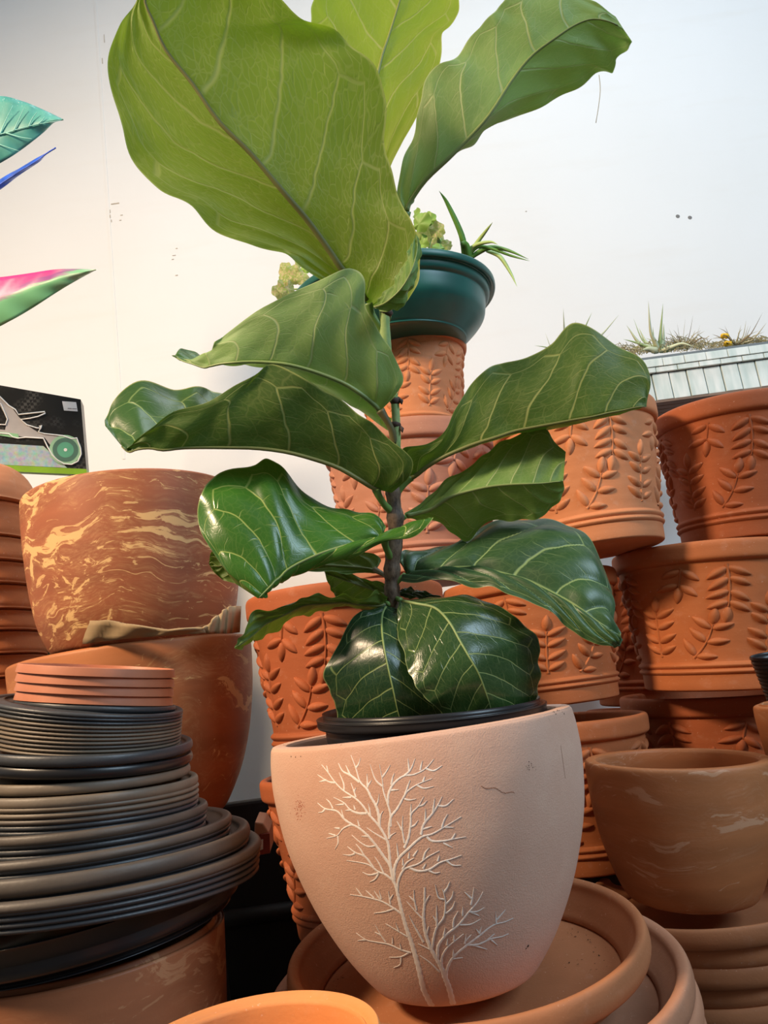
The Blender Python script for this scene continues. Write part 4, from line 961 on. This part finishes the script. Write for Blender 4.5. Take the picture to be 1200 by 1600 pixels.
for i, (u, v, s, m) in enumerate([(655,350,16,GL),(672,345,14,GL),(648,335,12,GL),(668,368,15,SPT),(684,362,14,SPT),(692,372,12,SPT),(676,380,13,SPT),(660,382,12,GL),(700,382,10,SPT),(688,388,10,GL),(655,395,11,GL),
                                  (460,432,17,SPT),(446,426,14,SPT),(450,452,15,SPT),(438,458,12,SPT),(466,414,10,SPT),(474,436,12,SPT),(442,440,12,SPT),(478,420,9,GL)]):
    small_leaf(P(u, v, 1.47 + r_.uniform(-.03, .03)), s / FPX * 1.47, i, PL, PLI, m)
for pts in ([(668,410),(670,390),(676,365)],[(690,410),(690,395),(688,372)],[(655,405),(655,380),(655,350)],[(500,450),(480,440),(460,432)],[(495,455),(470,452),(450,452)]):
    V, F = tube([PLI @ P(a[0], a[1], 1.48) for a in crv(pts, 8)], .0016, 6); obj('stalk', V, F, SPL, PL)

# ---------------------------------------------------------------- planter tray with air plants
def tray():
    a = P(905, 571, 1.62); b = P(1290, 520, 1.62)
    ax = (b - a); ax.z = ax.z; x = ax.normalized(); z = (UP * 1.0); z = (Vector((0, 0, 1)) - x * x.z).normalized(); y = z.cross(x)
    root = empty('slatted_tray', a); tag(root, 'whitewashed wooden slat tray of air plants above the right pots', 'tray')
    Rm = Matrix((x, y, z)).transposed(); Ln = ax.length; k = 1.62 / FPX
    ww = NT('whitewashed_wood'); c = ww.coord(); n = ww.noise(ww.vadd(c, (1, 1, .2), 'MULTIPLY'), 60, 5)
    ww.bsdf(ww.mix(ww.mapr(n, .35, .7), (.56, .66, .62), (.80, .84, .80)), .6, ww.bump(n, .3))
    grey = plain('weathered_edge', (.14, .16, .17), .7); und = plain('raw_wood', (.22, .15, .11), .8)
    def bx(nm, x0, x1, z0, z1, y0, y1, m, par=root, bev=.0008):
        mb = MB().box(Rm @ Vector(((x0 + x1) / 2, (y0 + y1) / 2, (z0 + z1) / 2)), (x1 - x0, y1 - y0, z1 - z0), Rm)
        o = obj(nm, mb.V, mb.F, m, par, smooth=False); return bevel(o, bev)
    dp = .17
    bx('liner_edge', 0, Ln, -8 * k, 0, .004, dp, grey)
    # two-course top rail made of short strips
    for i in range(12):
        x0 = i * Ln / 11.5 - (.01 if i else 0); o = bx('rail_strip', x0 + .0006, min(Ln, x0 + Ln / 11.5 - .0006), -20 * k, -7 * k, -.006 - .0005 * (i % 2), .004, ww.m)
        x0 = i * Ln / 11.5 + (.018 if i else 0); x1 = min(Ln, x0 + Ln / 11.5 - .0006 + (0 if i else .018))
        if x0 < Ln - .01: bx('rail_strip', x0 + .0006, x1, -29 * k, -21 * k, -.004 - .0005 * (i % 3), .004, ww.m)
    w = 27 * k; n_ = int(Ln / w) + 1
    for i in range(n_):
        bx('slat', i * w + .0012, min(Ln, (i + 1) * w) - .0012, -73 * k, -30 * k, .002 + .0012 * (i % 2), .010, ww.m)
    bx('back_board', 0, Ln, -73 * k, -6 * k, dp - .01, dp, und)
    bx('backing', 0, Ln, -72 * k, -31 * k, .0095, .014, grey)
    for i in range(7): bx('bottom_board', 0, Ln, -(77) * k, -(73) * k, .003 + i * .0238, .003 + i * .0238 + .0215, und)
    return root, Rm, a
TRY, TRm, TRa = tray()
AIR = plain('air_plant_green', (.36, .48, .2), .6); AIRP = plain('air_plant_pale', (.60, .64, .42), .6); DRY = plain('dry_moss', (.40, .34, .18), .9); DRYD = plain('dry_twig', (.22, .17, .10), .9)
def airplant(cu, cv, tips, label, w_=4.5, m=None, d=1.66, n=16, extra=0, seed=0, m2=None):
    root = empty('air_plant', P(cu, cv, d)); tag(root, label, 'air plant', )
    r = random.Random(seed)
    allt = list(tips) + [(cu + r.uniform(-40, 40), cv - r.uniform(4, 34), .4) for _ in range(extra)]
    for i, tp in enumerate(allt):
        tu, tv = tp[:2]; k = tp[2] if len(tp) > 2 else 1
        mu, mv = (cu + tu) / 2 + (tu - cu) * .12 + r.uniform(-3, 3), (cv + tv) / 2 + r.uniform(-3, 3) + (6 if tv < cv - 30 else -6)
        dd = r.uniform(-.03, .03)
        V, F = blade([(cu, cv, d), (cu * .55 + mu * .45, cv * .55 + mv * .45, d + dd * .5), (mu, mv, d + dd), (tu, tv, d + dd * 1.4)], w_ * .58 * k / FPX * d, None, '', root, None, .5, n)
        obj('blade', rel(V, root), F, (m or AIR) if i % 2 else (m2 or AIRP), root)
    return root
airplant(880, 552, [(880,482),(925,488),(967,492,.9),(835,540,.5),(852,520,.4),(846,548,.4),(955,520,.4),(900,500,.6)], 'air plant whose thin leaves rise behind the large right leaf', 5, d=1.7)
airplant(1030, 549, [(1013,470),(1036,474),(1037,505,1.3),(990,498,.5),(979,508,1.3),(974,530,.7),(998,512,1),(985,545,.8),(1000,548,1.6),(1075,545,1.5),(1084,542,1),(1020,510,.8)], 'pale green air plant with tall curved leaves at the tray left end', 6, m=AIR, extra=3, d=1.66, seed=3)
airplant(1068, 545, [(1083,492,.35),(1071,496,.3),(1058,505,.3),(1094,508,.35),(1052,515,.35),(1096,516,.35),(1110,530,.4),(1040,520,.4)], 'wiry brownish air plant in the middle of the tray', 4, m=DRY, m2=DRYD, extra=14, d=1.67, seed=4)
airplant(1150, 540, [(1166,500,.4),(1192,488,.45),(1198,504,.7),(1200,532,.6),(1195,518,.5),(1122,512,.35),(1110,548,.5),(1128,524,.5),(1158,508,.5),(1176,530,.5)], 'wiry olive air plant at the tray right end', 4.5, m=DRYD, m2=DRY, extra=10, d=1.66, seed=5)
def moss():
    r = random.Random(8); mb = MB()
    for i in range(420):
        u = r.uniform(965, 1215); v = 551 - (u - 1000) * .085 + r.uniform(-2, 4); d = r.uniform(1.65, 1.74)
        hgt = 13 if u < 1105 else 7
        pts = [(u, v, d), (u + r.uniform(-8, 8), v - r.uniform(2, hgt), d), (u + r.uniform(-16, 16), v - r.uniform(-2, hgt * 1.5), d - .01)]
        V, F = tube([P(*a) for a in crv(pts, 6)], .0007, 4, False); mb.add(V, F)
    tag(obj('moss', mb.V, mb.F, DRY), 'tangled dry moss lining the slat tray', 'moss', kind='stuff')
moss()
yf = plain('yellow_flower', (.85, .52, .02), .6)
for i, (u, v) in enumerate([(1132, 528), (1139, 540)]):
    small = empty('yellow_blossom', P(u, v, 1.655)); tag(small, ['upper yellow blossom in the tray', 'lower yellow blossom in the tray, touching the rim'][i], 'flower')
    r = random.Random(i)
    for k in range(4):
        V, F = blade([(u, v, 1.655), (u + r.uniform(-6, 6), v - 4, 1.65), (u + r.uniform(-5, 5), v + r.uniform(-11, -2), 1.65)], .0058, None, '', small, None, .6, 8); obj('petal', rel(V, small), F, yf, small)

# ---------------------------------------------------------------- metal garden flower leaves at left
def metal_leaf(root, rows, m, nm, d, veins=None, vm=None, label=None):
    """rows of (top, mid, bottom) pixels; a pressed sheet with a raised midrib and real thickness"""
    A = np.array([[(*p, 0) for p in r] for r in rows], float); S = len(A); nv, nu = 40, 12
    G = crv(A.reshape(S, 9), nv + 1).reshape(nv + 1, 3, 3); V = []
    for j in range(nv + 1):
        for i in range(nu + 1):
            q = i / nu * 2 - 1; a = abs(q); e = G[j, 0] if q < 0 else G[j, 2]
            p = G[j, 1] + (e - G[j, 1]) * a
            V.append(P(p[0], p[1], d - .012 * (1 - a ** 1.3) + .003 * math.sin(j * .9 - a * 4) * a))
    F = [(j * (nu + 1) + i, j * (nu + 1) + i + 1, (j + 1) * (nu + 1) + i + 1, (j + 1) * (nu + 1) + i) for j in range(nv) for i in range(nu)]
    o = obj(nm, rel(V, root), F, m, root); s = o.modifiers.new('sheet', 'SOLIDIFY'); s.thickness = .0015
    if label: o['label'] = label
    if veins:
        for vn in veins:
            V, F = tube([P(a[0], a[1], d - .014 + (.006 if len(vn) > 0 else 0) * 0) for a in crv(vn, 14)], [.0016 * (1 - .7 * i / 13) for i in range(14)], 6)
            obj('vein', rel(V, root), F, vm or m, o)
    return o
mf = empty('metal_flower', P(-60, 420, 1.5)); tag(mf, 'painted metal garden flower with teal, blue and pink-green leaves at left edge', 'garden ornament')
def glitter(name, col, col2):
    t = NT(name); c = t.coord(); g = t.noise(c, 480, 1); g2 = t.noise(c, 7, 2)
    f = t.math('MULTIPLY', t.mapr(g, .7, .73), t.mapr(g2, .42, .6))
    a = t.mix(t.mapr(t.noise(c, 25, 3), .35, .65), col, col2)
    t.bsdf(t.mix(f, a, (.9, .95, .93)), .4); return t.m
metal_leaf(mf, [[(-90,190),(-90,230),(-90,290)],[(-40,160),(-40,222),(-40,275)],[(0,150),(0,210),(0,255)],[(35,158),(35,200),(35,233)],[(58,167),(62,193),(68,207)],[(82,178),(84,188),(84,192)],[(98,186),(99,187),(99,188)]], glitter('teal_paint', (.06, .30, .27), (.11, .40, .36)), 'teal_leaf', 1.5,
           [[(-60,225),(0,210),(50,196),(95,188)],[(0,210),(8,190),(20,165)],[(22,204),(28,190),(38,168)],[(45,198),(50,186),(58,175)],[(10,208),(30,214),(50,217)],[(-20,217),(0,226),(30,236)],[(60,194),(66,188),(70,182)]], plain('teal_vein', (.3, .68, .6), .4), 'teal glittered leaf')
metal_leaf(mf, [[(-60,322),(-60,330),(-60,340)],[(0,280),(0,288),(0,297)],[(30,263),(30,268),(30,274)],[(55,248),(58,251),(60,254)],[(70,240),(71,241),(72,242)],[(87,230),(87,231),(87,232)]], plain('blue_paint', (.02, .10, .62), .4, var=.35, scale=300), 'blue_petal', 1.48, label='narrow cobalt blue petal')
def pinkgreen():
    t = NT('pink_green_paint'); c = t.coord(); sep = t.node('ShaderNodeSeparateXYZ'); t.t.links.new(t.coord('Generated'), sep.inputs[0])
    n = t.noise(t.vadd(c, (1, 1, 5), 'MULTIPLY'), 20, 4)
    x, z = sep.outputs[0], sep.outputs[2]
    dd = t.math('SUBTRACT', z, t.math('ADD', t.math('MULTIPLY', x, .60), .37)); dd = t.math('ADD', dd, t.math('MULTIPLY', t.math('SUBTRACT', n, .5), .18))
    a = t.mix(t.mapr(dd, -.03, .02), (.18, .48, .24), (.28, .06, .24)); a = t.mix(t.mapr(dd, .06, .14), a, (.68, .05, .24))
    a = t.mix(t.math('MULTIPLY', t.mapr(x, .72, .98), t.mapr(n, .35, .6)), a, (.55, .62, .5))
    t.bsdf(a, .4); return t.m
metal_leaf(mf, [[(-90,442),(-90,490),(-90,560)],[(-40,436),(-40,478),(-40,530)],[(0,433),(0,468),(0,510)],[(45,427),(45,452),(45,485)],[(85,421),(88,437),(90,456)],[(120,420),(122,427),(122,437)],[(150,421),(150,421.5),(150,422)]], pinkgreen(), 'pink_green_petal', 1.5, label='pink and pale green petal')
V, F = tube([P(-85, 150, 1.51), P(-85, 230, 1.51), P(-88, 330, 1.5), P(-88, 490, 1.51), P(-190, 600, 1.5), P(-240, 800, 1.5)], .006, 8); obj('rod', rel(V, mf), F, plain('rod_metal', (.1, .25, .15), .4), mf)
V2 = P(-240, 800, 1.5); V, F = tube([V2, Vector((V2.x, V2.y, FLOOR))], .006, 8); obj('rod', rel(V, mf), F, bpy.data.materials['rod_metal'], mf)

# ---------------------------------------------------------------- boxed toy at left
def toy_box():
    d = 1.7
    A = [P(-80, 588, 1.62), P(126, 624, d), P(135, 733, d), P(-80, 740, 1.62)]
    TL, TR, BR, BL = A; x = (TR - TL).normalized(); z0 = (TL - P(-80, 740, 1.62)); n = x.cross(z0).normalized()
    if n.dot(FW) < 0: n = -n
    root = empty('toy_box', BR); tag(root, 'dark checkered cardboard box printed with a wheeled toy, left of the marbled pot', 'box')
    t = NT('box_print'); c = t.coord('Object'); 
    # brickwork of soft checks fading to black at the right
    ck = t.node('ShaderNodeTexChecker'); ck.inputs['Scale'].default_value = 1.0
    f = t.math('MULTIPLY', 1, 1)
    ck.inputs['Color1'].default_value = (.012, .012, .012, 1); ck.inputs['Color2'].default_value = (.12, .12, .11, 1)
    mpv = t.vadd(c, (160, 160, 160), 'MULTIPLY'); t.t.links.new(mpv, ck.inputs['Vector'])
    n_ = t.noise(c, 9, 2)
    t.bsdf(t.mix(t.mapr(n_, .42, .62), (.014, .014, .013), ck.outputs[0]), .35)
    dk = plain('box_side', (.02, .03, .02), .5)
    def quad3(nm, pts, m, off, th=.0006):
        V = [p - n * off for p in pts] + [p - n * (off - th) for p in pts]; k = len(pts)
        F = [tuple(range(k)), tuple(range(k, 2 * k))[::-1]] + [(i, (i + 1) % k, k + (i + 1) % k, k + i) for i in range(k)]
        return obj(nm, rel(V, root), F, m, root, smooth=False)
    def onf(u, v):
        r = ray(u, v); s = (BR - CAM).dot(n) / r.dot(n); return CAM + r * s
    F4 = [onf(-80, 588), onf(126, 624), onf(135, 733), onf(-80, 722)]
    quad3('carton', F4, t.m, 0, .11)
    quad3('green_base', [onf(-80, 722), onf(135, 733), onf(135.5, 742), onf(-80, 732)], plain('lime_print', (.22, .42, .02), .5), .001, .1)
    quad3('price_sticker', [onf(97, 627), onf(119, 628.5), onf(121.5, 643), onf(100, 641.5)], plain('sticker', (.8, .78, .74), .6), .0016)
    for (a, b, c_, e) in ((106, 637.5, 112, 639), (113, 638, 120, 639.2)): quad3('print', [onf(a, b), onf(c_, b + .3), onf(c_, e), onf(a, e - .2)], plain('sticker_ink', (.3, .28, .27), .6), .0024)
    wh = plain('outline_white', (.75, .75, .72), .5); gy = plain('body_grey', (.42, .40, .39), .5)
    quad3('photo_panel', [onf(-80, 688), onf(68, 697), onf(105, 731), onf(-80, 722)], sky_print(), .0012)
    # vehicle body
    quad3('vehicle_body', [onf(-20, 600), onf(0, 620), onf(18, 636), onf(30, 652), onf(46, 667), onf(60, 676), onf(104, 682), onf(82, 700), onf(70, 684), onf(48, 684), onf(-10, 676), onf(-10, 670), onf(8, 672), onf(12, 655), onf(0, 634), onf(-20, 620)], gy, .0018)
    quad3('green_trim', [onf(-10, 674), onf(28, 678), onf(30, 684), onf(20, 684), onf(-10, 679)], plain('green_print', (.25, .5, .27), .5), .0024)
    def outl(pts, w=.0026, closed=False):
        q = [onf(a, b) - n * .0026 for a, b in pts]
        V, F = tube(q, w * .6, 5); obj('outline', rel(V, root), F, wh, root)
    outl([(-10, 612), (0, 620), (14, 634), (24, 640), (29, 648), (70, 643.5), (71, 646), (60, 651), (47, 654), (33, 655.5), (42, 664), (58, 669), (64, 669), (62, 666), (65, 665), (64, 669), (60, 675), (70, 678), (98, 681), (112, 686), (120, 684.5), (122, 690), (126, 700), (127, 710), (122, 721), (112, 726), (100, 725), (90, 719), (82, 711), (75, 699), (68, 685), (40, 683.5), (28, 685), (20, 683), (14, 678), (0, 677), (-10, 677)])
    outl([(-10, 625), (2, 632), (8, 646), (12, 655), (9, 664), (-10, 663)])
    cc = onf(102.5, 703)
    def disc(R0, R1, m, off, nm):
        V = []; k = 32; zz = n.cross(x).normalized()
        for i in range(k):
            a = 2 * math.pi * i / k
            for rr in (R0, R1): V.append(cc + x * rr * math.cos(a) + zz * rr * math.sin(a) - n * off)
        obj(nm, rel(V, root), [(2 * i, 2 * i + 1, 2 * ((i + 1) % k) + 1, 2 * ((i + 1) % k)) for i in range(k)], m, root)
    gl = plain('wheel_green', (.30, .52, .33), .5)
    k = 1.7 / FPX
    disc(0, 23 * k, gl, .003, 'wheel'); disc(12 * k, 18.5 * k, plain('wheel_dark', (.07, .16, .12), .5), .0034, 'wheel'); disc(0, 12 * k, plain('wheel_teal', (.10, .35, .22), .5), .0036, 'wheel'); disc(0, 2.5 * k, wh, .004, 'hub')
    return root
def sky_print():
    t = NT('photo_print'); c = t.coord(); n1 = t.noise(c, 90, 3, .6, 0, True)
    hs = t.node('ShaderNodeHueSaturation'); hs.inputs['Saturation'].default_value = 1.6; t.t.links.new(n1, hs.inputs['Color'])
    a = t.mix(.55, hs.outputs[0], (.28, .45, .5)); t.bsdf(a, .4); return t.m
toy_box()
# crate carrying the box, hidden behind the wrapped pots
bc = P(60, 742, 1.75)
mb = MB(); cz = P(60, 745, 1.7).z - .012
cr = empty('storage_crate', (bc.x, 1.85, FLOOR)); tag(cr, 'plain dark crate behind the marbled pot, carrying the printed box', 'crate')
crm = plain('crate_dark', (.03, .05, .02), .6)
zt_ = P(40, 741, 1.7).z
boxat('panel', (bc.x - .1, 1.83, (zt_ + FLOOR) / 2 - .015), (.62, .28, zt_ - FLOOR - .05), crm, cr, .004)
boxat('lid', (bc.x - .1, 1.83, zt_ - .03), (.66, .30, .03), crm, cr, .004)

# ---------------------------------------------------------------- wrapped stack of bowls, far left
def wrapped():
    d = 1.45; lab = ['%s terracotta bowl from the top of the film-wrapped stack at left edge' % s for s in ('first', 'second', 'third', 'fourth', 'fifth', 'sixth', 'seventh', 'eighth', 'ninth', 'tenth', 'eleventh')]
    T, B = P(-58, 745, d), None
    ys = [742, 812, 868, 905, 940, 978, 1010, 1045, 1080, 1115, 1150, 1185]
    R = 108 / FPX * d
    for i in range(11):
        c = P(-60 + i * 3, ys[i + 1] - 10, d); h = (ys[i + 1] - ys[i]) / FPX * d
        pr = smoothprof([(0, 0, 1), (R * .9, 0), (R * .99, .004), (R * (1.0 if i else .99), h * .35), (R * (.97 if i else .86), h * .75), (R * (.90 if i else .6), h * .97), (0, h, 1)], 4)
        o = link('bowl', mesh('bowl', *lathe(pr, 80), MAT['terra'] if i else MAT['terra_light'])); o.location = c; tag(o, lab[i], 'bowl')
    # film
    t = NT('stretch_film'); c = t.coord(); wr = t.noise(t.vadd(c, (1, 1, 6), 'MULTIPLY'), 14, 6, .65, 1.2)
    nm = t.bump(wr, 1, .03)
    g = t.node('ShaderNodeBsdfGlossy'); g.inputs['Roughness'].default_value = .30; t.set(g.inputs[0], (1, 1, 1)); t.t.links.new(nm, g.inputs['Normal'])
    tr_ = t.node('ShaderNodeBsdfTransparent'); mx = t.node('ShaderNodeMixShader'); fr = t.node('ShaderNodeFresnel'); fr.inputs[0].default_value = 1.45; t.t.links.new(nm, fr.inputs['Normal'])
    t.set(mx.inputs[0], t.math('ADD', t.math('MULTIPLY', fr.outputs[0], 2.0), .16, clamp=True)); t.t.links.new(tr_.outputs[0], mx.inputs[1]); t.t.links.new(g.outputs[0], mx.inputs[2]); t.t.links.new(mx.outputs[0], t.out.inputs[0])
    r = random.Random(3)
    c0 = P(-60 + 20, 1178, d); hh = (P(-60, 735, d) - c0).length; V = []; n = 90; mrows = 46
    for j in range(mrows + 1):
        q = j / mrows; z = -.02 + (hh + .03) * q
        base = R * 1.09 if q < .86 else R * 1.09 * math.sqrt(max(0, 1 - ((q - .86) / .15) ** 2))
        dx = (-22 / FPX * d) * q
        for i in range(n):
            a = 2 * math.pi * i / n; rr = base * (1 + .012 * math.sin(j * .9 + 2 * math.sin(a * 3)) + .006 * math.sin(a * 17 + j * .7))
            V.append((c0.x + dx + rr * math.cos(a), c0.y + rr * math.sin(a), c0.z + z))
    F = [(j * n + i, j * n + (i + 1) % n, (j + 1) * n + (i + 1) % n, (j + 1) * n + i) for j in range(mrows) for i in range(n)]
    tag(obj('stretch_film', V, F, t.m), 'crinkled clear plastic film wrapped round the bowls at left edge', 'plastic film')
wrapped()

# ---------------------------------------------------------------- cardboard between the two marbled pots
def cardboard():
    m = plain('grey_card', (.34, .24, .13), .85, .3, 90)
    root = empty('cardboard_scrap', P(240, 985, 1.15)); tag(root, 'crumpled brown cardboard wedged between the two marbled pots', 'cardboard')
    def sheet(top, bot, d, nm):
        n = 40; A = crv(top, n); B = crv(bot, n); V = []; r = random.Random(2)
        for i in range(n):
            for k in range(5):
                q = k / 4; u = A[i][0] + (B[i][0] - A[i][0]) * q; v = A[i][1] + (B[i][1] - A[i][1]) * q
                dd = A[i][2] + (B[i][2] - A[i][2]) * q
                V.append(P(u, v, dd + .003 * math.sin(i * .7 + q * 3) + r.uniform(-.0008, .0008)))
        F = [(i * 5 + k, i * 5 + k + 1, (i + 1) * 5 + k + 1, (i + 1) * 5 + k) for i in range(n - 1) for k in range(4)]
        o = obj(nm, rel(V, root), F, m, root); s = o.modifiers.new('t', 'SOLIDIFY'); s.thickness = .003
    sheet([(114, 955, 1.16), (128, 968, 1.13), (180, 972, 1.11), (250, 984, 1.11), (318, 982, 1.13)], [(126, 1004, 1.16), (132, 1006, 1.13), (180, 1000, 1.12), (250, 994, 1.12), (322, 990, 1.14)], 1.1, 'flap')
    sheet([(318, 982, 1.13), (345, 958, 1.15), (360, 948, 1.17), (377, 947, 1.2)], [(322, 990, 1.14), (345, 990, 1.15), (360, 990, 1.17), (375, 988, 1.2)], 1.1, 'corner')
cardboard()

# ---------------------------------------------------------------- little black pots at right edge
def black_pots():
    for i in range(11):
        mm = tilt_frame(1229 + i * 1.6, 1020 + i * 6.4, 1.05, 6, .10)
        k = 1.05 / FPX; R = (54 - .9 * i) * k
        pr = smoothprof([(0, -60 * k if i == 10 else -12 * k, 1), (R * .8, -60 * k if i == 10 else -12 * k), (R * .93, -5 * k, 1), (R * .99, -5 * k), (R, -2 * k), (R * .985, 0), (R * .95, -1 * k), (R * .85, -10 * k), (0, -10 * k, 1)], 3)
        o = link('small_pot', mesh('small_pot', *lathe(pr, 64), MAT['black'])); o.matrix_world = mm
        tag(o, 'thin black plastic pot, %s of the nested stack at right edge' % (ordinal(i) + ' from the top' if i < 10 else 'bottom one'), 'pot', 'nested little black pots at right edge')
black_pots()
